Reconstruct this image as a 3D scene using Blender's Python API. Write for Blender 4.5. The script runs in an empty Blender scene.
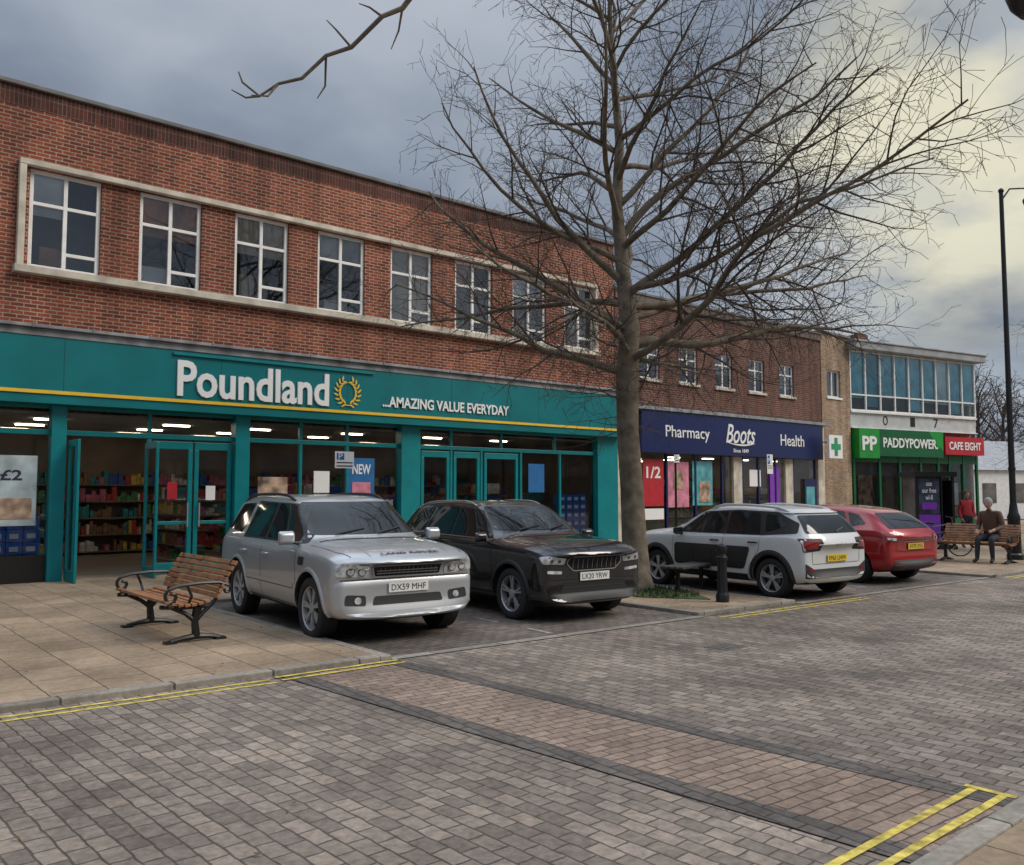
import bpy, bmesh, math, random
from math import sin, cos, pi, radians
from mathutils import Vector, Matrix
from mathutils.bvhtree import BVHTree
D = bpy.data
scene = bpy.context.scene
scene.view_settings.view_transform = 'Standard'
scene.view_settings.look = 'None'
scene.view_settings.exposure = 0
scene.view_settings.gamma = 1

# ------------------------------------------------------------------ helpers
def empty(name, loc=(0, 0, 0), rz=0.0, parent=None):
    e = D.objects.new(name, None)
    e.location = loc
    e.rotation_euler = (0, 0, rz)
    e.empty_display_size = .3
    scene.collection.objects.link(e)
    if parent: e.parent = parent
    return e

MATS = {}
def newmat(name):
    m = D.materials.new(name); m.use_nodes = True
    t = m.node_tree
    for n in list(t.nodes): t.nodes.remove(n)
    out = t.nodes.new('ShaderNodeOutputMaterial')
    return m, t, out

def N(t, typ, ins=None, **k):
    n = t.nodes.new(typ)
    for a, b in k.items(): setattr(n, a, b)
    if ins:
        for a, b in ins.items():
            if hasattr(b, 'is_linked') or hasattr(b, 'links'):
                t.links.new(b, n.inputs[a])
            else:
                n.inputs[a].default_value = b
    return n

def mat(name, col, rough=.6, metal=0., var=.12, vs=5., bump=0., bs=60., coat=0., emit=0., spec=.5):
    if name in MATS: return MATS[name]
    m, t, out = newmat(name)
    p = N(t, 'ShaderNodeBsdfPrincipled', {'Base Color': (*col[:3], 1), 'Roughness': rough, 'Metallic': metal, 'Coat Weight': coat, 'Coat Roughness': .04, 'Specular IOR Level': spec})
    tc = N(t, 'ShaderNodeTexCoord')
    if var > .04:
        nz = N(t, 'ShaderNodeTexNoise', {'Vector': tc.outputs['Object'], 'Scale': vs, 'Detail': 3.})
        mr = N(t, 'ShaderNodeMapRange', {'Value': nz.outputs['Fac'], 'From Min': .3, 'From Max': .7, 'To Min': 1 - var, 'To Max': 1 + var})
        vm = N(t, 'ShaderNodeVectorMath', {0: tuple(col[:3]), 'Scale': mr.outputs[0]}, operation='SCALE')
        t.links.new(vm.outputs[0], p.inputs['Base Color'])
    if emit:
        p.inputs['Emission Color'].default_value = (*col[:3], 1); p.inputs['Emission Strength'].default_value = emit
    if bump:
        n2 = N(t, 'ShaderNodeTexNoise', {'Vector': tc.outputs['Object'], 'Scale': bs, 'Detail': 2.})
        b = N(t, 'ShaderNodeBump', {'Height': n2.outputs['Fac'], 'Strength': bump, 'Distance': .01})
        t.links.new(b.outputs[0], p.inputs['Normal'])
    t.links.new(p.outputs[0], out.inputs[0])
    MATS[name] = m
    return m

def brickmat(name, c1, c2, mortar, bw, rh, ms, wall=True, rot=0., offset=.5, rough=.85, var=.25, vs=.5, bump=.4, fine=.25, bias=0., streak=0.):
    m, t, out = newmat(name)
    tc = N(t, 'ShaderNodeTexCoord')
    sp = N(t, 'ShaderNodeSeparateXYZ', {0: tc.outputs['Object']})
    if wall:
        ad = N(t, 'ShaderNodeMath', {0: sp.outputs[0], 1: sp.outputs[1]}, operation='ADD')
        cb = N(t, 'ShaderNodeCombineXYZ', {0: ad.outputs[0], 1: sp.outputs[2]})
    else:
        cb = N(t, 'ShaderNodeCombineXYZ', {0: sp.outputs[0], 1: sp.outputs[1]})
    mp = N(t, 'ShaderNodeMapping', {'Vector': cb.outputs[0], 'Rotation': (0, 0, rot)})
    n2 = N(t, 'ShaderNodeTexNoise', {'Vector': tc.outputs['Object'], 'Scale': 16., 'Detail': 3., 'Roughness': .7})
    vec = mp.outputs[0]
    if not wall:
        wn = N(t, 'ShaderNodeTexNoise', {'Vector': mp.outputs[0], 'Scale': 11., 'Detail': 0.})
        ws = N(t, 'ShaderNodeVectorMath', {0: wn.outputs['Color'], 1: (.5, .5, .5)}, operation='SUBTRACT')
        wsc = N(t, 'ShaderNodeVectorMath', {0: ws.outputs[0], 'Scale': .016}, operation='SCALE')
        wa = N(t, 'ShaderNodeVectorMath', {0: mp.outputs[0], 1: wsc.outputs[0]}, operation='ADD')
        vec = wa.outputs[0]
    bt = N(t, 'ShaderNodeTexBrick', {'Vector': vec, 'Color1': (*c1, 1), 'Color2': (*c2, 1), 'Mortar': (*mortar, 1), 'Scale': 1.,
           'Mortar Size': ms, 'Mortar Smooth': .25, 'Bias': bias, 'Brick Width': bw, 'Row Height': rh}, offset=offset)
    n1 = N(t, 'ShaderNodeTexNoise', {'Vector': tc.outputs['Object'], 'Scale': vs, 'Detail': 4., 'Roughness': .6})
    m1 = N(t, 'ShaderNodeMapRange', {'Value': n1.outputs['Fac'], 'From Min': .3, 'From Max': .7, 'To Min': 1 - var, 'To Max': 1 + var})
    m2 = N(t, 'ShaderNodeMapRange', {'Value': n2.outputs['Fac'], 'From Min': .3, 'From Max': .7, 'To Min': 1 - fine, 'To Max': 1 + fine})
    mm = N(t, 'ShaderNodeMath', {0: m1.outputs[0], 1: m2.outputs[0]}, operation='MULTIPLY')
    last = mm.outputs[0]
    if streak:
        sv = N(t, 'ShaderNodeVectorMath', {0: cb.outputs[0], 1: (2.2, .18, 1)}, operation='MULTIPLY')
        n3 = N(t, 'ShaderNodeTexNoise', {'Vector': sv.outputs[0], 'Scale': 1., 'Detail': 3.})
        m3 = N(t, 'ShaderNodeMapRange', {'Value': n3.outputs['Fac'], 'From Min': .35, 'From Max': .65, 'To Min': 1 - streak, 'To Max': 1 + streak * .4})
        mm2 = N(t, 'ShaderNodeMath', {0: last, 1: m3.outputs[0]}, operation='MULTIPLY')
        last = mm2.outputs[0]
    sc = N(t, 'ShaderNodeVectorMath', {0: bt.outputs['Color'], 'Scale': last}, operation='SCALE')
    p = N(t, 'ShaderNodeBsdfPrincipled', {'Base Color': sc.outputs[0], 'Roughness': rough, 'Specular IOR Level': .3})
    if bump:
        inv = N(t, 'ShaderNodeMath', {0: 1., 1: bt.outputs['Fac']}, operation='SUBTRACT')
        b = N(t, 'ShaderNodeBump', {'Height': inv.outputs[0], 'Strength': bump, 'Distance': .012})
        t.links.new(b.outputs[0], p.inputs['Normal'])
    t.links.new(p.outputs[0], out.inputs[0])
    MATS[name] = m
    return m

def glassmat(name, tint=(.8, .85, .85), refl=1.0):
    m, t, out = newmat(name)
    fr = N(t, 'ShaderNodeFresnel', {'IOR': 1.55})
    ml = N(t, 'ShaderNodeMath', {0: fr.outputs[0], 1: refl}, operation='MULTIPLY', use_clamp=True)
    tr = N(t, 'ShaderNodeBsdfTransparent', {'Color': (*tint, 1)})
    gl = N(t, 'ShaderNodeBsdfGlossy', {'Color': (.9, .93, .95, 1), 'Roughness': .02})
    mx = N(t, 'ShaderNodeMixShader', {0: ml.outputs[0], 1: tr.outputs[0], 2: gl.outputs[0]})
    t.links.new(mx.outputs[0], out.inputs[0])
    MATS[name] = m
    return m

class MB:
    def __init__(s): s.v = []; s.f = []; s.m = []
    def box(s, x0, x1, y0, y1, z0, z1, mi=0):
        b = len(s.v)
        s.v += [Vector(c) for c in ((x0,y0,z0),(x1,y0,z0),(x1,y1,z0),(x0,y1,z0),(x0,y0,z1),(x1,y0,z1),(x1,y1,z1),(x0,y1,z1))]
        for q in ((0,3,2,1),(4,5,6,7),(0,1,5,4),(1,2,6,5),(2,3,7,6),(3,0,4,7)):
            s.f.append([b + i for i in q]); s.m.append(mi)
    def obox(s, c, size, M=None, mi=0):
        b = len(s.v); s.box(-size[0]/2, size[0]/2, -size[1]/2, size[1]/2, -size[2]/2, size[2]/2, mi)
        M = M or Matrix.Identity(3)
        for i in range(b, b + 8): s.v[i] = M @ s.v[i] + Vector(c)
    def face(s, pts, mi=0):
        b = len(s.v); s.v += [Vector(p) for p in pts]; s.f.append(list(range(b, b + len(pts)))); s.m.append(mi)
    def prism(s, pts, z0, z1, mi=0):
        b = len(s.v); n = len(pts)
        s.v += [Vector((p[0], p[1], z0)) for p in pts] + [Vector((p[0], p[1], z1)) for p in pts]
        s.f.append([b + i for i in reversed(range(n))]); s.m.append(mi)
        s.f.append([b + n + i for i in range(n)]); s.m.append(mi)
        for i in range(n):
            j = (i + 1) % n
            s.f.append([b + i, b + j, b + n + j, b + n + i]); s.m.append(mi)
    def tube(s, pts, rad, n=8, mi=0, cap=True):
        pts = [Vector(p) for p in pts]
        if not isinstance(rad, (list, tuple)): rad = [rad] * len(pts)
        base = len(s.v); up = None; L = len(pts)
        for i, p in enumerate(pts):
            if i == 0: t = pts[1] - pts[0]
            elif i == L - 1: t = pts[-1] - pts[-2]
            else: t = pts[i + 1] - pts[i - 1]
            t.normalize()
            if up is None:
                a = Vector((0, 0, 1)) if abs(t.z) < .9 else Vector((1, 0, 0))
                up = (a - t * a.dot(t)).normalized()
            else:
                up = up - t * up.dot(t)
                up = up.normalized() if up.length > 1e-6 else t.orthogonal().normalized()
            b = t.cross(up)
            for k in range(n):
                an = 2 * pi * k / n
                s.v.append(p + (up * cos(an) + b * sin(an)) * rad[i])
        for i in range(L - 1):
            for k in range(n):
                k2 = (k + 1) % n
                s.f.append([base + i*n + k, base + i*n + k2, base + (i+1)*n + k2, base + (i+1)*n + k]); s.m.append(mi)
        if cap:
            s.f.append([base + k for k in reversed(range(n))]); s.m.append(mi)
            s.f.append([base + (L-1)*n + k for k in range(n)]); s.m.append(mi)
    def lathe(s, prof, c=(0, 0, 0), axis='z', n=24, mi=0):
        base = len(s.v); c = Vector(c)
        for r, h in prof:
            for k in range(n):
                a = 2 * pi * k / n
                if axis == 'z': s.v.append(c + Vector((r*cos(a), r*sin(a), h)))
                elif axis == 'y': s.v.append(c + Vector((r*cos(a), h, r*sin(a))))
                else: s.v.append(c + Vector((h, r*cos(a), r*sin(a))))
        for i in range(len(prof) - 1):
            for k in range(n):
                k2 = (k + 1) % n
                s.f.append([base+i*n+k, base+i*n+k2, base+(i+1)*n+k2, base+(i+1)*n+k]); s.m.append(mi)
    def ball(s, c, r, mi=0, n=12, m=8, sc=(1, 1, 1)):
        base = len(s.v); c = Vector(c)
        for i in range(m + 1):
            th = pi * i / m
            for k in range(n):
                a = 2*pi*k/n
                s.v.append(c + Vector((r*sc[0]*sin(th)*cos(a), r*sc[1]*sin(th)*sin(a), r*sc[2]*cos(th))))
        for i in range(m):
            for k in range(n):
                k2 = (k+1) % n
                s.f.append([base+i*n+k, base+(i+1)*n+k, base+(i+1)*n+k2, base+i*n+k2]); s.m.append(mi)
    def obj(s, name, mats, parent=None, bevel=0., smooth=False, recalc=True, sharp=.6, seg=2):
        me = D.meshes.new(name)
        me.from_pydata([tuple(v) for v in s.v], [], s.f)
        for m in mats: me.materials.append(m)
        me.polygons.foreach_set('material_index', s.m)
        if recalc or smooth:
            bm = bmesh.new(); bm.from_mesh(me)
            if smooth and sharp: bmesh.ops.remove_doubles(bm, verts=bm.verts, dist=1e-5)
            if recalc: bmesh.ops.recalc_face_normals(bm, faces=bm.faces)
            if smooth:
                for f in bm.faces: f.smooth = True
                for e in bm.edges:
                    if len(e.link_faces) == 2 and e.calc_face_angle(0) > sharp: e.smooth = False
            bm.to_mesh(me); bm.free()
        me.update()
        o = D.objects.new(name, me); scene.collection.objects.link(o)
        if parent: o.parent = parent
        if bevel:
            b = o.modifiers.new('bevel', 'BEVEL'); b.width = bevel; b.segments = seg; b.limit_method = 'ANGLE'; b.angle_limit = .6
        return o

def sheet(name, pts, z, m, parent=None):
    mb = MB(); mb.face([(p[0], p[1], z) for p in pts])
    o = mb.obj(name, [m], parent)
    if o.data.polygons[0].normal.z < 0: o.data.flip_normals()
    return o

def text(name, body, c, width, height, rot, m, parent=None, ext=.01, off=0., shear=0.):
    cu = D.curves.new(name, 'FONT'); cu.body = body; cu.align_x = 'CENTER'; cu.align_y = 'CENTER'
    cu.extrude = ext; cu.offset = off; cu.shear = shear; cu.size = 1; cu.resolution_u = 3
    cu.materials.append(m)
    o = D.objects.new(name, cu); scene.collection.objects.link(o)
    bpy.context.view_layer.update()
    d = o.dimensions
    sx = width / max(d.x, .01); sy = height / max(d.y, .01)
    o.scale = (sx, sy, 1)
    bb = [Vector(b) for b in o.bound_box]
    cx = (min(b.x for b in bb) + max(b.x for b in bb)) / 2 * sx
    cy = (min(b.y for b in bb) + max(b.y for b in bb)) / 2 * sy
    o.rotation_euler = rot
    R = o.rotation_euler.to_matrix()
    o.location = Vector(c) - R @ Vector((cx, cy, 0))
    if parent: o.parent = parent
    return o
FACE_S = (radians(90), 0, 0)

# ------------------------------------------------------------------ materials
red_brick = brickmat('red_brick', (.29, .070, .034), (.13, .032, .02), (.34, .25, .18), .225, .075, .011, var=.24, vs=.35, streak=.32)
parapet_brick = brickmat('parapet_brick', (.13, .038, .026), (.07, .024, .018), (.14, .105, .085), .075, .225, .009, var=.3, vs=.5, offset=0., streak=.45, bump=0)
plum_brick = brickmat('plum_brick', (.17, .058, .04), (.095, .037, .029), (.21, .16, .13), .225, .075, .010, var=.2, vs=.4, streak=.3, bump=0)
tan_brick = brickmat('tan_brick', (.38, .25, .15), (.24, .15, .09), (.34, .30, .24), .225, .075, .010, var=.18, vs=.6, streak=.3, bump=0)
road_mat = brickmat('road_block_paving', (.26, .212, .172), (.15, .124, .103), (.08, .067, .056), .185, .118, .007, wall=False, rot=radians(88), var=.38, vs=.55, fine=.30, bump=.6)
bay_mat = brickmat('bay_block_paving', (.18, .15, .127), (.115, .096, .083), (.055, .047, .04), .2, .1, .008, wall=False, rot=radians(-2), var=.35, vs=.8, fine=.25, bump=.5)
band_mat = brickmat('pink_block_paving', (.285, .212, .164), (.205, .150, .117), (.09, .07, .055), .2, .1, .007, wall=False, rot=radians(4), var=.28, vs=.9, fine=.26, bump=.5)
dark_band_mat = brickmat('charcoal_block_paving', (.125, .108, .096), (.092, .080, .072), (.05, .044, .04), .2, .1, .008, wall=False, rot=radians(94), var=.25, vs=.9, fine=.25, bump=.5)
flag_mat = brickmat('flagstone_paving', (.33, .245, .165), (.245, .18, .12), (.09, .066, .047), .6, .45, .007, wall=False, rot=radians(90), var=.32, vs=.7, fine=.2, bump=.35)
kerb_mat = brickmat('kerb_stone', (.28, .25, .21), (.21, .19, .16), (.08, .068, .055), .9, 3., .012, wall=False, rot=radians(-3), var=.25, vs=1.2, fine=.25, bump=.2)
ground_mat = mat('ground_asphalt', (.06, .058, .055), .9, var=.25, vs=.4)
teal = mat('teal_paint', (.0, .155, .170), .34, var=.12, vs=1.3)
teal_light = mat('teal_frame', (.0, .20, .22), .35, var=.1, vs=3)
yellow = mat('yellow_sign', (.80, .50, .03), .5, var=.08)
white = mat('white_paint', (.80, .79, .76), .5, var=.1, vs=4)
offwhite = mat('stone_cream', (.54, .49, .40), .75, var=.30, vs=2.5)
sign_white = mat('sign_white', (.82, .82, .80), .45, var=.03)
lead = mat('lead_grey', (.24, .25, .26), .6, var=.4, vs=3, bump=.3, bs=12)
coping = mat('coping_stone', (.16, .16, .155), .85, var=.3, vs=2)
dark = mat('dark_void', (.012, .012, .013), .8, var=0)
blackp = mat('black_paint', (.012, .012, .013), .35, var=0)
blackpl = mat('black_plastic', (.02, .02, .021), .55, var=0)
rubber = mat('tyre_rubber', (.018, .018, .018), .85, var=.2, vs=20)
rim_m = mat('alloy_rim', (.46, .47, .48), .38, metal=.55, var=0)
dull_silver = mat('dull_silver_plastic', (.20, .205, .21), .65, metal=0, var=0)
chrome = mat('chrome', (.6, .61, .63), .2, metal=1., var=0)
navy = mat('navy_sign', (.005, .014, .085), .35, var=.06)
shop_glass = glassmat('shop_glass', (.86, .90, .90), 1.2)
upper_glass = glassmat('window_glass', (.84, .87, .87), 3.0)
blind_c = mat('blind_cream', (.78, .68, .55), .8, var=.25, vs=1.2)
blind_w = mat('blind_white', (.86, .87, .87), .8, var=.2, vs=1.5)
room_d = mat('room_dark', (.14, .125, .11), .9, var=.5, vs=1.5)
room_t = mat('room_tan', (.66, .34, .19), .9, var=.4, vs=2)
yl = mat('yellow_road_paint', (.52, .41, .08), .8, var=.5, vs=14)
wl = mat('white_road_paint', (.30, .27, .24), .8, var=.45, vs=12)

# ------------------------------------------------------------------ camera
cam = D.cameras.new('camera'); cam.sensor_width = 36; cam.lens = 860 / 1024 * 36
cam.clip_end = 2000; cam.clip_start = .05
co = D.objects.new('camera', cam); co.location = (0, 0, 1.75)
co.rotation_euler = (radians(90 + 3.86), 0, radians(-40.5))
scene.collection.objects.link(co); scene.camera = co

# ------------------------------------------------------------------ world
w = D.worlds.new('World'); scene.world = w; w.use_nodes = True
t = w.node_tree
for n in list(t.nodes): t.nodes.remove(n)
SUN_EL, SUN_AZ = radians(42), radians(-50)   # azimuth measured from +X towards +Y
tc = N(t, 'ShaderNodeTexCoord')
sp = N(t, 'ShaderNodeSeparateXYZ', {0: tc.outputs['Generated']})
zc = N(t, 'ShaderNodeMath', {0: sp.outputs[2], 1: 0.}, operation='MAXIMUM')
za = N(t, 'ShaderNodeMath', {0: zc.outputs[0], 1: .24}, operation='ADD')
ux = N(t, 'ShaderNodeMath', {0: sp.outputs[0], 1: za.outputs[0]}, operation='DIVIDE')
uy = N(t, 'ShaderNodeMath', {0: sp.outputs[1], 1: za.outputs[0]}, operation='DIVIDE')
cv = N(t, 'ShaderNodeCombineXYZ', {0: ux.outputs[0], 1: uy.outputs[0], 2: 5.2})
n1 = N(t, 'ShaderNodeTexNoise', {'Vector': cv.outputs[0], 'Scale': 1.5, 'Detail': 6., 'Roughness': .47, 'Distortion': .1})
ramp = N(t, 'ShaderNodeValToRGB', {0: n1.outputs['Fac']})
cr = ramp.color_ramp
cr.interpolation = 'B_SPLINE'
cr.elements[0].position = .33; cr.elements[0].color = (.155, .19, .25, 1)
cr.elements[1].position = .68; cr.elements[1].color = (.50, .545, .61, 1)
e = cr.elements.new(.5); e.color = (.28, .33, .41, 1)
g = N(t, 'ShaderNodeVectorMath', {0: tc.outputs['Generated'], 1: (.870, .345, .352)}, operation='DOT_PRODUCT')
gm = N(t, 'ShaderNodeMapRange', {'Value': g.outputs['Value'], 'From Min': .966, 'From Max': .999, 'To Min': 0., 'To Max': 1.}, interpolation_type='SMOOTHERSTEP')
n2 = N(t, 'ShaderNodeTexNoise', {'Vector': cv.outputs[0], 'Scale': 3.2, 'Detail': 5., 'Roughness': .5, 'Distortion': .1})
nm = N(t, 'ShaderNodeMapRange', {'Value': n2.outputs['Fac'], 'From Min': .36, 'From Max': .62, 'To Min': .15, 'To Max': .95})
gg = N(t, 'ShaderNodeMath', {0: gm.outputs[0], 1: nm.outputs[0]}, operation='MULTIPLY', use_clamp=True)
mx = N(t, 'ShaderNodeMix', {0: gg.outputs[0]}, data_type='RGBA')
t.links.new(ramp.outputs[0], mx.inputs[6]); mx.inputs[7].default_value = (.84, .80, .60, 1)
zb = N(t, 'ShaderNodeMapRange', {'Value': sp.outputs[2], 'From Min': .48, 'From Max': .95, 'To Min': 1., 'To Max': 3.8}, interpolation_type='SMOOTHSTEP')
zs = N(t, 'ShaderNodeVectorMath', {0: mx.outputs[2], 'Scale': zb.outputs[0]}, operation='SCALE')
s10 = N(t, 'ShaderNodeVectorMath', {0: zs.outputs[0], 'Scale': 10.}, operation='SCALE')
sky = N(t, 'ShaderNodeTexSky', sky_type='NISHITA', sun_disc=False, sun_elevation=SUN_EL, sun_rotation=radians(90) - SUN_AZ)
mx2 = N(t, 'ShaderNodeMix', {0: .93}, data_type='RGBA')
t.links.new(sky.outputs[0], mx2.inputs[6]); t.links.new(s10.outputs[0], mx2.inputs[7])
bg = N(t, 'ShaderNodeBackground', {'Color': mx2.outputs[2], 'Strength': .1})
ow = N(t, 'ShaderNodeOutputWorld', {0: bg.outputs[0]})

sl = D.lights.new('sun', 'SUN'); sl.energy = 2.3; sl.angle = radians(30); sl.color = (1, .91, .78)
so = D.objects.new('sun', sl)
sd = Vector((cos(SUN_EL)*cos(SUN_AZ), cos(SUN_EL)*sin(SUN_AZ), sin(SUN_EL)))
so.rotation_euler = sd.to_track_quat('Z', 'Y').to_euler(); so.location = (0, 0, 30)
scene.collection.objects.link(so)

# ------------------------------------------------------------------ ground
def ky(x): return 7.85 - .05 * (x - 1.5)
sheet('ground', [(-600, -600), (900, -600), (900, 900), (-600, 900)], -.06, ground_mat)
sheet('road', [(-60, 1.9), (120, 1.9), (120, ky(120)+.05), (18.7, ky(18.7)+.05), (18.7, 13.35), (4.85, 13.35), (4.85, ky(4.85)+.05), (-60, ky(-60)+.05)], 0, road_mat)
sheet('parking_bay', [(4.93, ky(4.93) + .02), (18.6, ky(18.6) + .02), (18.6, 13.29), (4.93, 13.29)], .004, bay_mat)
def strip(name, p0, p1, wd, z, m):
    p0 = Vector(p0); p1 = Vector(p1); d = (p1 - p0).normalized(); n = Vector((-d.y, d.x)) * wd / 2
    return sheet(name, [p0 - n, p1 - n, p1 + n, p0 + n], z, m)
strip('flush_kerb', (4.93, ky(4.93)+.05), (9.84, ky(9.84)+.05), .14, .009, kerb_mat)
strip('flush_kerb', (12.14, ky(12.14)+.05), (18.6, ky(18.6)+.05), .14, .009, kerb_mat)
sheet('paving_band', [(3.70, 7.72), (4.15, 1.92), (5.42, 1.92), (4.95, 7.60)], .004, band_mat)
strip('paving_band_edge', (3.78, 7.72), (4.23, 1.92), .2, .008, dark_band_mat)
strip('paving_band_edge', (4.87, 7.60), (5.34, 1.92), .2, .008, dark_band_mat)
mb = MB()
mb.prism([(-60, 19), (-60, ky(-60)+.14), (4.79, ky(4.79)+.14), (4.79, 13.44), (18.74, 13.44), (18.74, ky(18.74)+.14), (120, ky(120)+.14), (120, 19)], -.05, .05)
mb.obj('pavement', [flag_mat])
mb = MB()
def kerb(a, b, wd=.13):
    a = Vector(a); b = Vector(b); d = (b-a).normalized(); n = Vector((-d.y, d.x)) * wd
    mb.prism([a, b, b+n, a+n], -.05, .056)
kerb((-60, ky(-60)), (4.79, ky(4.79)))
kerb((4.92, ky(4.92)), (4.92, 13.30))
kerb((4.92, 13.30), (18.61, 13.30))
mb.prism([(18.61, ky(18.61)), (18.74, ky(18.74)), (18.74, 13.30), (18.61, 13.30)], -.05, .056)
kerb((18.74, ky(18.74)), (120, ky(120)))
mb.obj('kerb', [kerb_mat], bevel=.012)
mb = MB(); mb.prism([(-60, -30), (120, -30), (120, 1.76), (-60, 1.76)], -.05, .05)
mb.obj('pavement', [flag_mat])
mb = MB(); kerb((-60, 1.77), (120, 1.77)); mb.obj('kerb', [kerb_mat], bevel=.012)
mb = MB(); mb.prism([(9.98, 7.66), (12.0, 7.56), (12.0, 13.2), (9.98, 13.2)], -.05, .05); mb.obj('tree_island_pavement', [flag_mat])
mb = MB(); kerb((9.85, 7.53), (12.13, 7.42)); kerb((9.98, 7.66), (9.98, 13.28)); kerb((12.13, 7.56), (12.13, 13.28)); mb.obj('kerb', [kerb_mat], bevel=.012)
for dy in (-.14, -.28):
    strip('yellow_line', (-60, ky(-60)+dy), (3.55, ky(3.55)+dy), .05, .004, yl)
    strip('yellow_line', (3.62, ky(3.62)+dy+.03), (4.95, ky(4.95)+dy+.07), .05, .012, yl)
    strip('yellow_line', (10.0, ky(10)+dy), (13.6, ky(13.6)+dy), .05, .004, yl)
    strip('yellow_line', (18.9, ky(18.9)+dy), (60, ky(60)+dy), .06, .004, yl)
for (a, b) in (((-60, 2.28), (5.40, 2.17)), ((-60, 2.12), (5.40, 2.01))):
    strip('yellow_line', a, b, .05, .012, yl)
strip('yellow_line', (5.43, 2.23), (5.43, 1.95), .05, .012, yl)
for x in (7.30, 15.1):
    for k in range(5):
        strip('white_line', (x + .06*k, 7.8 + k*1.1), (x + .06*k + .03, 8.3 + k*1.1), .07, .008, wl)
gr = mat('grass_soil', (.05, .075, .022), .95, var=.6, vs=9, bump=1., bs=40)
mb = MB(); gp = []
for k in range(20):
    a = 2*pi*k/20; r = 1 + .14*sin(3*a) + .1*sin(7*a)
    gp.append((11.15 + .78*r*cos(a), 9.9 + 1.3*r*sin(a)))
mb.prism(gp, .04, .062)
G = random.Random(3)
for k in range(1500):
    a = G.uniform(0, 2*pi); r = math.sqrt(G.random()) * .98
    x = 11.15 + .78*r*cos(a); y = 9.9 + 1.3*r*sin(a); h = G.uniform(.02, .07)
    d = G.uniform(0, pi); wx, wy = cos(d)*.012, sin(d)*.012
    mb.face([(x-wx, y-wy, .06), (x+wx, y+wy, .06), (x+G.uniform(-.03, .03), y+G.uniform(-.03, .03), .06+h)])
mb.obj('grass_patch', [gr], recalc=False)
mb = MB(); G = random.Random(31)
for k in range(420):
    if k % 2: x, y = G.gauss(11.4, 2.4), G.gauss(8.2, 1.6)
    else: x, y = G.uniform(-3, 16), G.uniform(2.2, 15)
    z = .014 if y < ky(x) else .064
    if y > ky(x) and 4.9 < x < 9.9 or y > ky(x) and 12.1 < x < 18.6: z = .014
    a = G.uniform(0, pi); s_ = G.uniform(.010, .026); dx, dy = cos(a)*s_, sin(a)*s_
    mb.face([(x-dx, y-dy, z), (x+dy*.6, y-dx*.6, z+.004), (x+dx, y+dy, z+.01), (x-dy*.6, y+dx*.6, z+.002)])
mb.obj('fallen_leaves', [mat('leaf_litter', (.12, .075, .035), .9, var=.5, vs=6)], recalc=False)
dc = mat('cast_iron', (.12, .11, .095), .85, metal=.0, var=.3, vs=10)
mb = MB(); mb.box(7.98, 8.38, 5.72, 6.04, .0, .004)
for i in range(5): mb.box(8.01 + i*.075, 8.05 + i*.075, 5.75, 6.01, .004, .008)
mb.obj('drain_cover', [dc])

# ------------------------------------------------------------------ buildings
def wall(mb, x0, x1, z0, z1, y0, y1, ops, mi=0):
    xs = sorted(set([x0, x1] + [v for o in ops for v in o[:2]])); zs = sorted(set([z0, z1] + [v for o in ops for v in o[2:4]]))
    for i in range(len(xs)-1):
        for j in range(len(zs)-1):
            cx = (xs[i]+xs[i+1])/2; cz = (zs[j]+zs[j+1])/2
            if any(o[0] < cx < o[1] and o[2] < cz < o[3] for o in ops): continue
            mb.box(xs[i], xs[i+1], y0, y1, zs[j], zs[j+1], mi)

def winframe(mb, x0, x1, z0, z1, y, cols=(), rows=(), f=.05, d=.06, mi=0):
    mb.box(x0, x1, y, y+d, z0, z0+f, mi); mb.box(x0, x1, y, y+d, z1-f, z1, mi)
    mb.box(x0, x0+f, y, y+d, z0+f, z1-f, mi); mb.box(x1-f, x1, y, y+d, z0+f, z1-f, mi)
    for c in cols: mb.box(c-f/2, c+f/2, y+.004, y+d-.004, z0+f, z1-f, mi)
    for (za, xa, xb) in rows: mb.box(xa, xb, y+.008, y+d-.008, za-f*.45, za+f*.45, mi)

B = empty('brick_shop_building')
Y = 18.0; XL, XR = -22.0, 19.53
ops = [(3.4+2*k, 4.67+2*k, 5.95, 7.85) for k in range(8)] + [(3.4-19.5+2*k, 4.67-19.5+2*k, 5.95, 7.85) for k in range(8)]
mb = MB(); wall(mb, XL, XR, 4.5, 8.98, Y, Y+.35, ops); mb.box(XL, XR, Y+9.65, Y+10, 0, 9.0); mb.box(XL, XL+.35, Y+.35, Y+9.65, 0, 8.98); mb.box(XR-.35, XR, Y+.35, Y+9.65, 0, 8.98)
mb.obj('walls', [red_brick], B)
mb = MB(); mb.box(XL, XR, Y-.004, Y+.35, 8.985, 9.36); mb.box(XR-.35, XR+.003, Y+.35, Y+9.65, 8.985, 9.36); mb.obj('parapet', [parapet_brick], B)
mb = MB(); mb.box(XL, XR+.06, Y-.07, Y+.42, 9.363, 9.45); mb.box(XR-.42, XR+.06, Y+.42, Y+10, 9.363, 9.45); mb.obj('coping', [coping], B, bevel=.015)
mb = MB(); mb.box(XL+.35, XR-.35, Y+.35, Y+9.65, 8.6, 8.75); mb.obj('roof', [coping], B)
mb = MB()
for off in (0, -19.5):
    a, b = 3.2+off, 18.72+off
    mb.box(a, b, Y-.13, Y+.1, 7.862, 7.97); mb.box(a-.04, b+.04, Y-.18, Y+.1, 5.80, 5.942)
    mb.box(a, a+.12, Y-.126, Y+.1, 5.945, 7.86); mb.box(b-.12, b, Y-.126, Y+.1, 5.945, 7.86)
mb.obj('window_surround', [offwhite], B, bevel=.012)
mf = MB(); mg = MB(); mi_ = MB()
R = random.Random(11)
tint = [1, 3, 2, 1, 2, 3, 1, 2]
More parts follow.
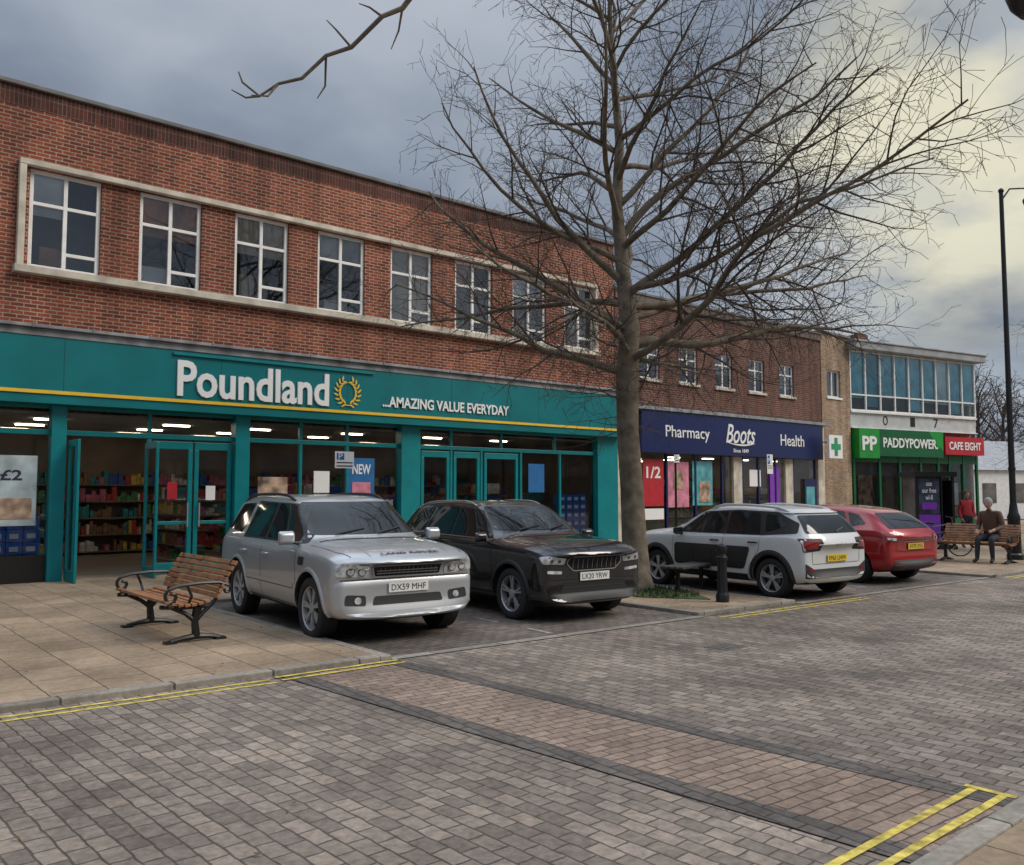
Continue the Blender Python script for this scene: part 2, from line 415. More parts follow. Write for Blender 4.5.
for i, o in enumerate(ops):
    x0, x1, z0, z1 = o; x0 += .005; x1 -= .005; c = (x0+x1)/2; zt = z0 + (z1-z0)*.66
    winframe(mf, x0, x1, z0, z1, Y+.06, (c,), ((zt, x0+.07, c-.03), (zt, c+.03, x1-.07), (z0+.35, c+.03, x1-.07)), f=.072, d=.08)
    for (xa, xb) in ((x0+.05, c-.02), (c+.02, x1-.05)):
        for (za_, zb_) in ((z0+.05, zt-.02), (zt+.02, z1-.05)):
            q = R.uniform(-.006, .006); q2 = R.uniform(-.006, .006)
            mg.face([(xa, Y+.105+q, za_), (xb, Y+.105-q, za_), (xb, Y+.105-q+q2, zb_), (xa, Y+.105+q+q2, zb_)])
    mi_.box(x0-.1, x1+.1, Y+1.0, Y+1.05, z0-.3, z1+.3, 0)
    k = tint[i % 8]
    hh = R.choice([.3, .45, .7, .95]) * (z1 - z0)
    mi_.box(x0, x0 + (x1-x0)*R.choice([.48, 1, 1]), Y+.17, Y+.18, z1-hh, z1, k)
    mi_.box(x0+.1+R.uniform(0, .3), x0+.5+R.uniform(.0, .5), Y+.2, Y+.34, z0-.1, z0+R.uniform(.2, .7), R.choice([1, 2, 3]))
    mi_.box(x0+.3, x0+.3+R.uniform(.2, .6), Y+.36, Y+.6, z0-.1, z0+R.uniform(.25, .6), R.choice([1, 2, 3]))
mf.obj('window_frames', [white], B, bevel=.006)
mg.obj('window_panes', [upper_glass], B, recalc=False)
mi_.obj('window_blinds', [room_d, blind_w, blind_c, room_t], B)
mb = MB(); mb.box(XL, XR+.02, Y-.50, Y+.02, 4.74, 4.80); mb.box(XL, XR+.01, Y-.42, Y, 4.60, 4.737)
R = random.Random(2)
x = XL
while x < XR-1:
    mb.box(x, x+.04, Y-.51, Y, 4.801, 4.82); mb.box(x, x+.025, Y-.515, Y-.501, 4.73, 4.815); x += R.uniform(.9, 1.3)
mb.obj('cornice', [lead], B, bevel=.012)
mb = MB()
mb.box(XL, XR, Y-.40, Y-.02, 3.60, 4.597, 0); mb.box(XL, XR+.002, Y-.43, Y-.02, 3.535, 3.598, 1); mb.box(XL, XR, Y-.40, Y-.02, 3.36, 3.533, 0)
mb.box(6.0, 10.7, Y-.45, Y-.402, 4.50, 4.55, 2)
for x in range(-20, 19, 3): mb.box(x, x+.012, Y-.403, Y-.4005, 3.6, 4.59, 3)
mb.obj('fascia_sign', [teal, yellow, teal_light, mat('fascia_joint', (0, .07, .075), .5)], B, bevel=.004)
text('sign_lettering', 'Poundland', (7.80, Y-.42, 4.03), 3.42, .74, FACE_S, sign_white, B, ext=.02, off=.022)
text('sign_lettering', '...AMAZING VALUE EVERYDAY', (12.92, Y-.42, 3.88), 3.95, .26, FACE_S, sign_white, B, ext=.012, off=.02)
mb = MB()
for s in (-1, 1):
    for k in range(8):
        a = radians(-78 + k*19) if s > 0 else radians(180+78-k*19)
        cx, cz = 10.0 + .255*cos(a), 4.03 + .29*sin(a)
        for q in (-1, 1):
            an = a + s*pi/2 + q*.75
            d = Vector((cos(an), 0, sin(an)))*.145; n = Vector((-sin(an), 0, cos(an)))*.022
            p = Vector((cx, Y-.43, cz)); mb.face([p, p+d*.35+n, p+d*.7+n*.8, p+d, p+d*.7-n*.8, p+d*.35-n])
mb.tube([(10.0+.06*k, Y-.425, 3.72) for k in (-2, -1, 0, 1, 2)], .012, 6)
mb.obj('wreath_emblem', [yellow], B, recalc=False)
mb = MB()
for (a, b) in ((-9.6, -9.2), (-3.2, -2.9), (3.89, 4.15), (7.46, 7.78), (11.68, 12.24), (18.62, 19.50)):
    mb.box(a, b, Y-.14, Y+.14, .05, 3.36)
mb.box(XL, XR-.02, Y-.02, Y+.10, 2.80, 2.90); mb.box(XL, XR-.02, Y-.02, Y+.10, 3.30, 3.36)
def mull(x, z0=.05, z1=2.8, w=.07): mb.box(x-w/2, x+w/2, Y-.01, Y+.09, z0, z1)
for x in (-8, -6.2, -4.6, -1.5, 0, 1.4, 2.6, 5.72, 9.05, 10.25, 12.3, 13.3, 14.3, 15.7, 17.2): mull(x)
for x in (2.6, 5.72, 9.05, 10.25, 13.3, 15.0, 17.0): mull(x, 2.9, 3.3)
for (a, b) in ((5.78, 6.60), (6.64, 7.44), (13.38, 14.25), (12.36, 13.25), (14.4, 15.6)):
    mb.box(a, b, Y+.0, Y+.08, .06, .28); mb.box(a, b, Y, Y+.08, 2.6, 2.76); mb.box(a, a+.09, Y, Y+.08, .28, 2.6); mb.box(b-.09, b, Y, Y+.08, .28, 2.6); mb.box(a+.09, b-.09, Y+.01, Y+.07, 1.05, 1.12)
for (xx, s) in ((4.2, 1), (5.62, 1)):
    mb.box(xx, xx+.05, Y-.75, Y-.67, .06, 2.7); mb.box(xx, xx+.05, Y-.1, Y-.02, .06, 2.7); mb.box(xx, xx+.05, Y-.67, Y-.1, .06, .26); mb.box(xx, xx+.05, Y-.67, Y-.1, 2.58, 2.7)
mb.obj('shopfront_frames', [teal_light], B, bevel=.008)
mb = MB()
for x in (6.5, 6.74): mb.box(x-.012, x+.012, Y-.06, Y-.035, 1.0, 1.5)
for x in (13.15, 13.5): mb.box(x-.012, x+.012, Y-.06, Y-.035, 1.0, 1.5)
mb.obj('door_handles', [rim_m], B)
mb = MB()
mb.box(XL, 3.885, Y-.03, Y+.12, .05, .55); mb.box(7.79, 11.67, Y-.03, Y+.12, .05, .42); mb.box(15.74, 18.61, Y-.03, Y+.12, .05, .42)
mb.obj('stall_riser', [blackp], B)
mb = MB()
mb.face([(XL, Y+.05, .5), (3.9, Y+.05, .5), (3.9, Y+.05, 2.8), (XL, Y+.05, 2.8)])
for (a, b) in ((5.78, 7.46), (7.78, 11.68), (12.24, 18.62)): mb.face([(a, Y+.05, .1), (b, Y+.05, .1), (b, Y+.05, 2.8), (a, Y+.05, 2.8)])
mb.face([(XL, Y+.05, 2.9), (18.6, Y+.05, 2.9), (18.6, Y+.05, 3.3), (XL, Y+.05, 3.3)])
for xx in (4.225, 5.645): mb.face([(xx, Y-.67, .26), (xx, Y-.1, .26), (xx, Y-.1, 2.58), (xx, Y-.67, 2.58)])
mb.obj('shop_windows', [shop_glass], B, recalc=False)
floor_m = mat('shop_floor', (.30, .26, .22), .4, var=.15, vs=2)
ceil_m = mat('shop_ceiling', (.36, .32, .28), .8, var=.2, vs=1)
wall_m = mat('shop_inner_wall', (.24, .19, .15), .8, var=.3, vs=1)
lampm = mat('ceiling_lamp', (1, .86, .66), .5, var=0, emit=10.)
cols = [mat('product_%s' % n, c, .5, var=.35, vs=9) for n, c in (('red', (.42, .04, .03)), ('blue', (.03, .10, .38)), ('white', (.6, .6, .57)), ('yellow', (.54, .38, .08)), ('green', (.06, .21, .08)), ('pink', (.44, .13, .21)), ('brown', (.22, .12, .07)), ('teal', (.03, .23, .25)))]
def interior(parent, x0, x1, y0, y1, zc, seed):
    mb = MB()
    mb.box(x0, x1, y0+.36, y1, .02, .058, 0); mb.box(x0, x1, y0+.13, y1, zc, zc+.05, 1); mb.box(x0, x1, y1, y1+.05, .05, zc, 2)
    mb.box(x0-.03, x0, y0+.2, y1, .05, zc, 2); mb.box(x1, x1+.03, y0+.2, y1, .05, zc, 2)
    rr = random.Random(seed)
    x = x0 + 1
    while x < x1 - 1:
        for yy in (y0+1.2, y0+3.0, y0+4.6):
            if rr.random() < .8: mb.box(x, x+.55, yy, yy+.12, zc-.035, zc-.005, 3)
        x += rr.uniform(1.8, 2.6)
    mb.obj('shop_interior', [floor_m, ceil_m, wall_m, lampm], parent)
    mb = MB()
    def shelf(xa, xb, ya, yb, h):
        n = 5
        for i in range(n):
            z = .15 + i*h/n
            mb.box(xa, xb, ya, yb, z-.03, z, 8)
            c = rr.randrange(8)
            if xb - xa > yb - ya:
                x = xa + .02
                while x < xb - .1:
                    w_ = rr.uniform(.05, .15); c = rr.randrange(8) if rr.random() < .35 else c; hh = rr.uniform(.12, h/n-.06)
                    if rr.random() < .9: mb.box(x, min(x+w_, xb), ya+rr.uniform(.01, .08), ya+.3, z+.002, z+hh, c)
                    x += w_ + .012
            else:
                y = ya + .02
                while y < yb - .1:
                    w_ = rr.uniform(.06, .18); c = rr.randrange(8) if rr.random() < .35 else c; hh = rr.uniform(.12, h/n-.06)
                    mb.box(xa+.03, xb-.03, y, min(y+w_, yb), z+.002, z+hh, c); y += w_ + .012
    x = x0 + .8
    while x < x1 - 1.2:
        if not (4.1 < x+.3 < 5.8 and parent is B): shelf(x, x+.5, y0+1.6, y0+4.5, rr.uniform(1.5, 1.9))
        x += 1.75
    shelf(x0+.1, x1-.1, y1-.5, y1-.1, 2.2)
    x = x0 + .3
    while x < x1-1.2:
        if not (parent is B and (3.8 < x+.4 < 7.6 or 12 < x+.4 < 15.8)): shelf(x, x+rr.uniform(.6, 1.0), y0+rr.uniform(.3, .6), y0+1.1, rr.uniform(.9, 1.8))
        x += rr.uniform(1.0, 1.5)
    mb.obj('stocked_shelves', cols + [wall_m], parent)
interior(B, -6, 19.1, Y, Y+7, 3.2, 5)
def poster(parent, x, z, w_, h_, c, y=None, label=None, lc=None, name='window_poster', ls=1.):
    y = Y + .03 if y is None else y
    mb = MB(); mb.box(x-w_/2, x+w_/2, y-.006, y+.006, z-h_/2, z+h_/2); mb.obj(name, [c], parent)
    if label: text(name+'_lettering', label, (x, y-.012, z+h_*.22), w_*.7*ls, h_*.25*ls, FACE_S, lc or sign_white, parent, ext=.002, off=.02)
pblue = mat('poster_blue', (.02, .14, .36), .4, var=.1); pred = mat('poster_red', (.45, .02, .03), .4); ppurple = mat('poster_purple', (.22, .04, .45), .4)
pink = mat('poster_pink', (.60, .22, .30), .4, var=.4, vs=3); ptq = mat('poster_turquoise', (.1, .36, .40), .4, var=.4, vs=3); pph = mat('poster_photo', (.40, .28, .20), .4, var=.8, vs=3.5)
poster(B, 3.28, 1.75, .85, 1.3, mat('poster_pale', (.40, .48, .50), .4, var=.3, vs=3), label='£2', lc=mat('text_dark', (.02, .02, .05), .5), ls=.6)
poster(B, 3.28, 1.42, .7, .38, pph, y=Y+.018)
poster(B, 10.65, 2.05, .72, .95, pblue, label='NEW'); poster(B, 10.65, 1.8, .5, .3, pink, y=Y+.018)
poster(B, 9.6, 1.95, .4, .5, sign_white); poster(B, 6.2, 1.75, .2, .35, pred); poster(B, 7.0, 1.7, .2, .3, sign_white); poster(B, 8.4, 1.6, .7, .9, pph); poster(B, 16.3, 2.1, .6, .8, pblue)
mb = MB()
for (xa, n, m, z0, y) in ((2.70, 4, 3, .56, Y+.14), (17.3, 4, 5, .45, Y+.14), (15.9, 3, 3, .45, Y+.14)):
    for i in range(n):
        for j in range(m): mb.box(xa+i*.28, xa+i*.28+.265, y, y+.25, z0+j*.24, z0+j*.24+.225, 0); mb.box(xa+i*.28+.05, xa+i*.28+.2, y-.004, y, z0+j*.24+.06, z0+j*.24+.15, 1)
mb.obj('stacked_boxes', [mat('box_blue', (.01, .15, .62), .4, var=.2), sign_white], B)
mb = MB(); mb.box(XL, XR-.03, Y+.12, Y+.34, 3.37, 4.5); mb.obj('lintel', [dark], B)

# ---- pharmacy building
P = empty('brick_pharmacy_building')
x0, x1 = 19.60, 31.7
ops = [(20.75+2*k, 21.75+2*k, 5.35, 6.55) for k in range(5)]
mb = MB(); wall(mb, x0, x1, 4.5, 7.75, Y+.05, Y+.4, ops); mb.box(x1-.3, x1, Y+.4, Y+9.7, 0, 7.7); mb.box(x0, x1, Y+9.7, Y+10, 0, 7.7); mb.obj('walls', [plum_brick], P)
mb = MB(); mb.box(x0, x1+.02, Y-.02, Y+.45, 7.752, 8.0); mb.obj('parapet_band', [mat('weathered_render', (.15, .12, .10), .9, var=.35, vs=1.5)], P)
mb = MB(); mb.box(x0, x1+.04, Y-.06, Y+.5, 8.003, 8.07); mb.obj('coping', [coping], P)
mb = MB(); mb.box(x0, x1-.3, Y+.4, Y+9.7, 7.3, 7.45); mb.obj('roof', [coping], P)
mf = MB(); mg = MB(); mi_ = MB(); ms = MB()
for i, o in enumerate(ops):
    a, b, z0, z1 = o
    winframe(mf, a, b, z0, z1, Y+.12, ((a+b)/2,), ((z0+.8, a+.05, b-.05),), f=.055)
    mg.face([(a, Y+.15, z0), (b, Y+.15, z0), (b, Y+.15, z1), (a, Y+.15, z1)])
    mi_.box(a-.1, b+.1, Y+.9, Y+.95, z0-.2, z1+.2, 0); mi_.box(a, b, Y+.22, Y+.23, z1-.5-.1*i, z1, 1 + i % 2)
    ms.box(a-.06, b+.06, Y-.02, Y+.1, z0-.09, z0-.002)
mf.obj('window_frames', [white], P); mg.obj('window_panes', [upper_glass], P, recalc=False); mi_.obj('window_blinds', [room_d, blind_w, blind_c], P); ms.obj('window_sills', [offwhite], P)
mb = MB(); mb.box(20.45, 31.2, Y-.28, Y+.04, 2.95, 4.30); mb.obj('fascia_sign', [navy], P, bevel=.01)
mb = MB(); mb.box(x0, x1, Y-.34, Y+.04, 4.304, 4.42); mb.obj('cornice', [lead], P)
mb = MB(); mb.box(x0, 20.44, Y-.05, Y+.35, .05, 4.3); mb.box(31.21, x1, Y-.05, Y+.35, .05, 4.3); mb.box(25.6, 26.1, Y-.04, Y+.3, .05, 2.94); mb.box(28.9, 29.4, Y-.04, Y+.3, .05, 2.94); mb.obj('piers', [offwhite], P)
text('sign_lettering', 'Pharmacy', (22.75, Y-.29, 3.60), 2.3, .50, FACE_S, sign_white, P, ext=.01, off=.002)
text('sign_lettering', 'Health', (29.0, Y-.29, 3.62), 1.6, .42, FACE_S, sign_white, P, ext=.01, off=.002)
text('sign_lettering', 'Boots', (25.7, Y-.29, 3.72), 1.75, .66, FACE_S, sign_white, P, ext=.01, off=.008, shear=.35)
mb = MB(); mb.tube([(24.85+.17*k, Y-.30, 3.33+.012*(k-5)**2*.3) for k in range(11)], [.004+.03*sin(pi*k/10) for k in range(11)], 6); mb.obj('sign_swash', [sign_white], P)
text('sign_lettering', 'Since 1849', (25.7, Y-.29, 3.14), .9, .13, FACE_S, sign_white, P, ext=.005, off=.01)
mb = MB()
for x in (20.5, 22.0, 23.5, 25.0, 26.2, 27.2, 28.3, 29.5, 31.1): mb.box(x-.04, x+.04, Y, Y+.08, .05, 2.94)
mb.box(20.46, 31.2, Y+.0, Y+.08, .05, .35); mb.obj('shopfront_frames', [navy], P)
mb = MB(); mb.face([(20.46, Y+.05, .3), (31.2, Y+.05, .3), (31.2, Y+.05, 2.95), (20.46, Y+.05, 2.95)]); mb.obj('shop_windows', [shop_glass], P, recalc=False)
interior(P, 20.4, 31.3, Y+.1, Y+6, 2.93, 8)
poster(P, 21.35, 2.0, 1.0, 1.5, pred, label='1/2'); poster(P, 22.6, 1.95, 1.1, 1.5, pink); poster(P, 23.9, 2.0, 1.1, 1.5, ptq); poster(P, 24.0, 1.7, .6, .7, pph, y=Y+.015); poster(P, 22.6, 2.1, .5, .6, pph, y=Y+.015)
poster(P, 28.2, 1.9, .8, 1.5, ppurple); poster(P, 27.0, 2.2, .7, .6, sign_white); poster(P, 21.35, 1.0, 1.0, .35, sign_white)
mb = MB(); mb.box(30.2, 31.0, Y-.04, Y, .4, 2.2, 0); mb.box(30.3, 30.9, Y-.05, Y-.041, 1.2, 1.9, 1); mb.obj('cash_machine', [navy, ptq], P)
S = empty('pharmacy_cross_sign', (31.3, Y-.72, 3.45))
mb = MB(); mb.box(-.5, .5, -.05, .05, -.45, .45, 0); mb.box(-.35, .35, -.062, -.051, -.11, .11, 1); mb.box(-.11, .11, -.064, -.0625, -.35, .35, 1); mb.tube([(0, .05, .2), (0, .5, .2)], .02, 6, 2)
mb.obj('panel', [sign_white, mat('cross_green', (.02, .30, .12), .4), blackp], S)

# ---- narrow tan brick building
T = empty('tan_brick_building')
x0, x1 = 31.72, 33.95
mb = MB(); wall(mb, x0, x1, .05, 8.1, Y+.02, Y+.4, [(32.15, 33.2, 5.55, 6.65)]); mb.box(x0, x1, Y+.4, Y+9.8, 0, 8.08); mb.obj('walls', [tan_brick], T)
mb = MB(); mb.box(x0-.05, x1+.05, Y-.05, Y+9.8, 8.11, 8.2); mb.obj('coping', [coping], T)
mf = MB(); winframe(mf, 32.15, 33.2, 5.55, 6.65, Y+.1, (32.67,), (), f=.055); mf.box(32.08, 33.27, Y-.03, Y+.09, 5.46, 5.548); mf.obj('window_frame', [white], T)
mb = MB(); mb.face([(32.15, Y+.15, 5.55), (33.2, Y+.15, 5.55), (33.2, Y+.15, 6.65), (32.15, Y+.15, 6.65)]); mb.obj('window_pane', [upper_glass], T, recalc=False)

# ---- glass-fronted building, slightly turned
Q = empty('glass_fronted_shop_building', (33.97, 18.0, 0), radians(-11.7))
W = 8.5
mb = MB(); mb.box(.0, W, .3, 9, 0, 7.6, 0); mb.box(-.0, W, .05, .29, 4.4, 5.1, 1)
mb.obj('walls', [tan_brick, mat('spandrel_white', (.50, .51, .50), .6, var=.15, vs=2)], Q)
mb = MB(); mb.box(-.15, W+.25, -.4, 9.1, 7.66, 7.95); mb.box(-.2, W+.3, -.45, 9.15, 7.953, 8.03); mb.obj('roof', [mat('roof_fascia_white', (.30, .31, .31), .6, var=.2, vs=1.5)], Q, bevel=.02)
mb = MB(); mg = MB(); n = 9
for i in range(n+1):
    x = i*(W-.08)/n; mb.box(x, x+.06, .0, .12, 5.1, 7.66)
for z in (5.1, 5.75, 7.58): mb.box(0, W, .01, .11, z, z+.06)
mb.box(0, W, -.04, .04, 4.36, 4.40); mb.box(0, W, -.04, .05, 5.02, 5.098)
mb.obj('window_frames', [white], Q)
mg.face([(0, .06, 5.1), (W, .06, 5.1), (W, .06, 7.6), (0, .06, 7.6)]); mg.obj('window_panes', [glassmat('pale_glass', (.80, .98, 1.0), 1.3)], Q, recalc=False)
mb = MB(); R = random.Random(4)
for i in range(n):
    x = i*W/n; hh = R.uniform(1.8, 2.5); mb.box(x+.02, x+W/n-.02, .14, .16, 7.62-hh, 7.62, R.choice([0, 1, 0, 3])); mb.box(x, x+W/n, .25, .27, 5.1, 7.6, 2)
mb.obj('window_blinds', [mat('curtain_blue', (.40, .70, .80), .8, var=.25, vs=2), blind_w, room_d, mat('curtain_teal', (.20, .50, .60), .8, var=.3, vs=2)], Q)
greens = mat('green_sign', (.01, .27, .035), .4); greend = mat('green_sign_dark', (.0, .10, .03), .4); reds = mat('red_sign', (.45, .015, .025), .4)
mb = MB(); mb.box(.1, 1.35, -.3, .1, 3.1, 4.34, 0); mb.box(1.36, 5.6, -.28, .1, 3.2, 4.34, 1); mb.box(5.7, W, -.32, .1, 3.35, 4.15, 2)
mb.face([(4.6, -.284, 4.34), (5.6, -.284, 4.34), (5.6, -.284, 3.5), (5.2, -.284, 3.7)], 0)
mb.obj('fascia_sign', [greens, greend, reds], Q)
text('sign_lettering', 'PP', (.72, -.31, 3.72), .9, .6, FACE_S, sign_white, Q, ext=.01, off=.03)
text('sign_lettering', 'PADDYPOWER.', (3.4, -.29, 3.78), 3.6, .42, FACE_S, sign_white, Q, ext=.01, off=.02)
text('sign_lettering', 'CAFE EIGHT', (7.1, -.33, 3.75), 2.3, .36, FACE_S, sign_white, Q, ext=.01, off=.02)
for (c, xx) in (('O', 2.2), ('1', 4.0), ('7', 5.6)): text('spandrel_lettering', c, (xx, .04, 4.75), .3, .4, FACE_S, blackp, Q, ext=.005)
mb = MB()
for x in (.1, 1.7, 3.0, 4.4, 5.6, 6.4, 7.4, 8.4): mb.box(x-.06, x+.06, -.02, .08, .05, 3.3)
mb.box(0, W, -.01, .07, .05, .5); mb.box(0, W, .0, .1, 2.95, 3.34); mb.obj('shopfront_frames', [greend], Q)
mb = MB(); mb.face([(0, .05, .5), (W, .05, .5), (W, .05, 3.0), (0, .05, 3.0)]); mb.obj('shop_windows', [shop_glass], Q, recalc=False)
mb = MB(); mb.box(0, W, .24, .28, 0, 3.3); mb.obj('shop_back', [room_d], Q)
poster(Q, 1.0, 1.7, .9, 1.4, pph, y=.2); poster(Q, 3.7, 1.8, 1.0, 1.2, ptq, y=.2); poster(Q, 7.0, 1.6, .5, 1.0, blind_w, y=.2)
mb = MB(); mb.box(3.0, 3.7, 2, 2.7, 8.0, 8.9); mb.obj('chimney', [plum_brick], Q)

# ---- row across the road (behind the camera), seen in reflections
O = empty('opposite_brick_building')
ops = [(-38+3.2*k, -36.4+3.2*k, 4.4, 6.0) for k in range(34)]
ops2 = [(-38.6+5.4*k, -34.2+5.4*k, .6, 2.9) for k in range(20)]
mb = MB(); wall(mb, -40, 70, 0, 7.2, -14.4, -14, ops + ops2); mb.box(-40, 70, -20, -14.4, 7.0, 7.1); mb.obj('walls', [tan_brick], O)
mb = MB(); mb.box(-40, 70, -14.35, -14.3, 0, 7.1); mb.obj('window_panes', [mat('opposite_glass', (.06, .07, .08), .1, var=0)], O)
mb = MB(); mb.box(-40, 70, -14, -13.7, 3.0, 3.9); mb.box(-40, 70, -14.5, -13.9, 7.2, 7.35); mb.obj('fascia_sign', [lead], O)

H = empty('white_house', (58.5, 20.2, 0), radians(-20))
mb = MB(); mb.box(-4, 5, 0, 6, 0, 3.0, 0)
mb.face([(-4.2, -.2, 3.0), (5.2, -.2, 3.0), (5.2, 3, 5.0), (-4.2, 3, 5.0)], 1); mb.face([(-4.2, 6.2, 3.0), (5.2, 6.2, 3.0), (5.2, 3, 5.0), (-4.2, 3, 5.0)], 1)
mb.face([(-4, 0, 3), (-4, 6, 3), (-4, 3, 4.9)], 0); mb.face([(5, 0, 3), (5, 6, 3), (5, 3, 4.9)], 0)
for x in (-3, -.5, 2): mb.box(x, x+1.1, -.03, 0, 1, 2.2, 2)
mb.obj('walls_and_roof', [white, mat('roof_slate', (.30, .31, .33), .7, var=.2), room_d], H)
hedge_m = mat('hedge_green', (.035, .05, .02), .95, var=.6, vs=2)
mb = MB(); R = random.Random(9)
for k in range(3500):
    x = R.uniform(62, 110); y = 16 + R.uniform(-1.0, 1.0) + (x-62)*.28; z = R.random()**.7 * (2.0 + .5*sin(x*.7))
    s = .22; d = Vector((R.uniform(-1, 1), R.uniform(-1, 1), R.uniform(-1, 1))).normalized(); e2 = d.orthogonal().normalized()
    p = Vector((x, y, z)); mb.face([p-d*s, p+e2*s, p+d*s, p-e2*s])
mb.obj('hedge', [hedge_m], recalc=False)

# ------------------------------------------------------------------ trees
bark = mat('bark', (.15, .122, .088), .9, var=.45, vs=5, bump=.8, bs=22)
bark_f = mat('bark_twig', (.078, .057, .042), .9, var=0)
def rot_away(d, ang, az):
    o = d.orthogonal().normalized(); o = Matrix.Rotation(az, 3, d) @ o
    return (Matrix.Rotation(ang, 3, o) @ d).normalized()
def grow(mb, p, d, r, L, lvl, cfg, rng):
    seg = cfg['seg'][lvl]; n = max(3, int(L/seg)); pts = [p.copy()]; rad = [r]; dirs = [d.copy()]
    rmin = cfg['rmin']
    for i in range(n):
        f = (i+1)/n
        d = (d + Vector((rng.gauss(0, 1), rng.gauss(0, 1), rng.gauss(0, 1))) * cfg['wig'][lvl] + Vector((0, 0, cfg['trop'][lvl]))).normalized()
        p = p + d*(L/n); pts.append(p.copy()); rad.append(max(rmin, r*(1-f*.82))); dirs.append(d.copy())
    mb.tube(pts, rad, cfg['sides'][lvl], 0 if lvl < 1 else 1, cap=False)
    if lvl + 1 < len(cfg['seg']):
        nc = max(1, int(cfg['kids'][lvl] * L)); az = rng.uniform(0, 6.28)
        for k in range(nc):
            f = cfg['start'][lvl] + (1-cfg['start'][lvl]) * (k+rng.random())/nc
            i = min(n-1, int(f*n)); q = pts[i].lerp(pts[i+1], f*n-i)
            az += 2.4 + rng.uniform(-.5, .5)
            cd = rot_away(dirs[i], radians(rng.uniform(*cfg['ang'][lvl])), az)
            cl = cfg['len'][lvl] * L * (1.05 - .6*f) * rng.uniform(.7, 1.25)
            cl = max(cl, cfg['lmin'][lvl])
            grow(mb, q, cd, max(rmin, min(rad[i]*.6, .011*cl+.003)), cl, lvl+1, cfg, rng)
cfg = dict(seg=[.4, .3, .22, .16, .16], wig=[.11, .13, .15, .16, .16], trop=[.012, .012, .0, .0, -.01], sides=[8, 5, 3, 3, 3], kids=[2.7, 3.8, 4.8, 4.0], start=[.14, .12, .1, .1],
           ang=[(28, 58), (30, 62), (28, 62), (24, 55)], len=[.42, .50, .58, .6], lmin=[.7, .5, .34, .22], rmin=.0036)
rng = random.Random(21)
mb = MB()
trunk = [(0, 0, -.1), (0, 0, .05), (.0, 0, .3), (-.02, .02, .9), (-.05, .04, 1.8), (-.10, .08, 2.8), (-.10, .08, 3.8), (-.06, .04, 4.6), (-.14, .12, 5.6), (-.22, .18, 6.8), (-.18, .14, 8.0), (-.25, .2, 9.2), (-.3, .24, 10.4), (-.26, .22, 11.6), (-.34, .25, 12.8)]
tp = [Vector((a, b, c)) for a, b, c in trunk]
tr_ = [.36, .32, .25, .215, .20, .19, .20, .175, .125, .10, .08, .062, .045, .03, .012]
mb.tube(tp, tr_, 16, 0)
RV = Vector((.76, -.649, 0))
az = .3
NL = 34
for k in range(NL):
    f = k/(NL-1); z = 3.8 + f*8.2
    i = max(j for j in range(len(tp)-1) if tp[j].z <= z); q = tp[i].lerp(tp[i+1], (z-tp[i].z)/(tp[i+1].z-tp[i].z))
    az += 2.399 + rng.uniform(-.25, .25)
    el = radians(10 + 42*f + rng.uniform(-9, 9))
    d = Vector((cos(az)*cos(el), sin(az)*cos(el), sin(el)))
    side = RV.dot(Vector((cos(az), sin(az), 0)))
    L = (5.7 - 3.1*f) * (1 + .22*side) * rng.uniform(.85, 1.1)
    r = min(.072 - .035*f, tr_[i]*.6)
    grow(mb, q, d, r, L, 0, cfg, rng)
for (zz, a_, el_, L, r) in ((4.3, radians(-38), 22, 5.4, .095), (4.6, radians(142), 24, 4.5, .085), (5.2, radians(-60), 30, 5.3, .08), (5.4, radians(165), 36, 4.6, .075), (5.0, radians(-15), 14, 5.6, .075), (6.2, radians(-42), 46, 5.0, .075), (4.2, radians(200), 12, 4.0, .07)):
    i = max(j for j in range(len(tp)-1) if tp[j].z <= zz); q = tp[i].lerp(tp[i+1], (zz-tp[i].z)/(tp[i+1].z-tp[i].z)); e_ = radians(el_)
    grow(mb, q, Vector((cos(a_)*cos(e_), sin(a_)*cos(e_), sin(e_))), r, L, 0, cfg, rng)
for k in range(34):
    z = rng.uniform(2.8, 4.6); a = rng.uniform(0, 6.28)
    grow(mb, Vector((-.08+.15*cos(a), .06+.15*sin(a), z)), Vector((cos(a), sin(a), rng.uniform(-.3, .3))).normalized(), .012, rng.uniform(.6, 1.9), 2, cfg, rng)
TR = empty('bare_street_tree', (11.42, 10.05, 0)); tro = mb.obj('trunk_and_branches', [bark, bark_f], TR, recalc=False)
tro.data.polygons.foreach_set('use_smooth', [True]*len(tro.data.polygons))
TRb = empty('bare_street_tree', (28.4, 6.0, 0), radians(110)); TRb.scale = (.72, .72, .66)
o2 = D.objects.new('trunk_and_branches', tro.data); scene.collection.objects.link(o2); o2.parent = TRb

mb = MB(); rng = random.Random(5)
mb.tube([(.6, -2.2, -.1), (.6, -2.2, .3), (.62, -2.15, 2.5), (.7, -2.0, 4.6), (.8, -1.9, 6.5), (.8, -1.8, 9)], [.3, .24, .2, .17, .12, .03], 12, 0)
mb.tube([(.7, -2.0, 4.4), (1.2, -.8, 5.2), (1.8, .9, 5.7), (2.4, 2.5, 5.5), (2.68, 3.6, 4.95), (2.72, 4.02, 4.68)], [.09, .07, .05, .03, .02, .017], 8, 0)
mb.tube([(2.72, 4.02, 4.68), (2.66, 4.10, 4.56), (2.56, 4.16, 4.50), (2.44, 4.30, 4.33), (2.32, 4.38, 4.27), (2.22, 4.48, 4.14), (2.12, 4.57, 4.11), (2.04, 4.65, 4.04), (1.96, 4.71, 4.12), (1.94, 4.72, 4.18)], [.017, .016, .014, .013, .0115, .0105, .009, .008, .006, .004], 7, 0)
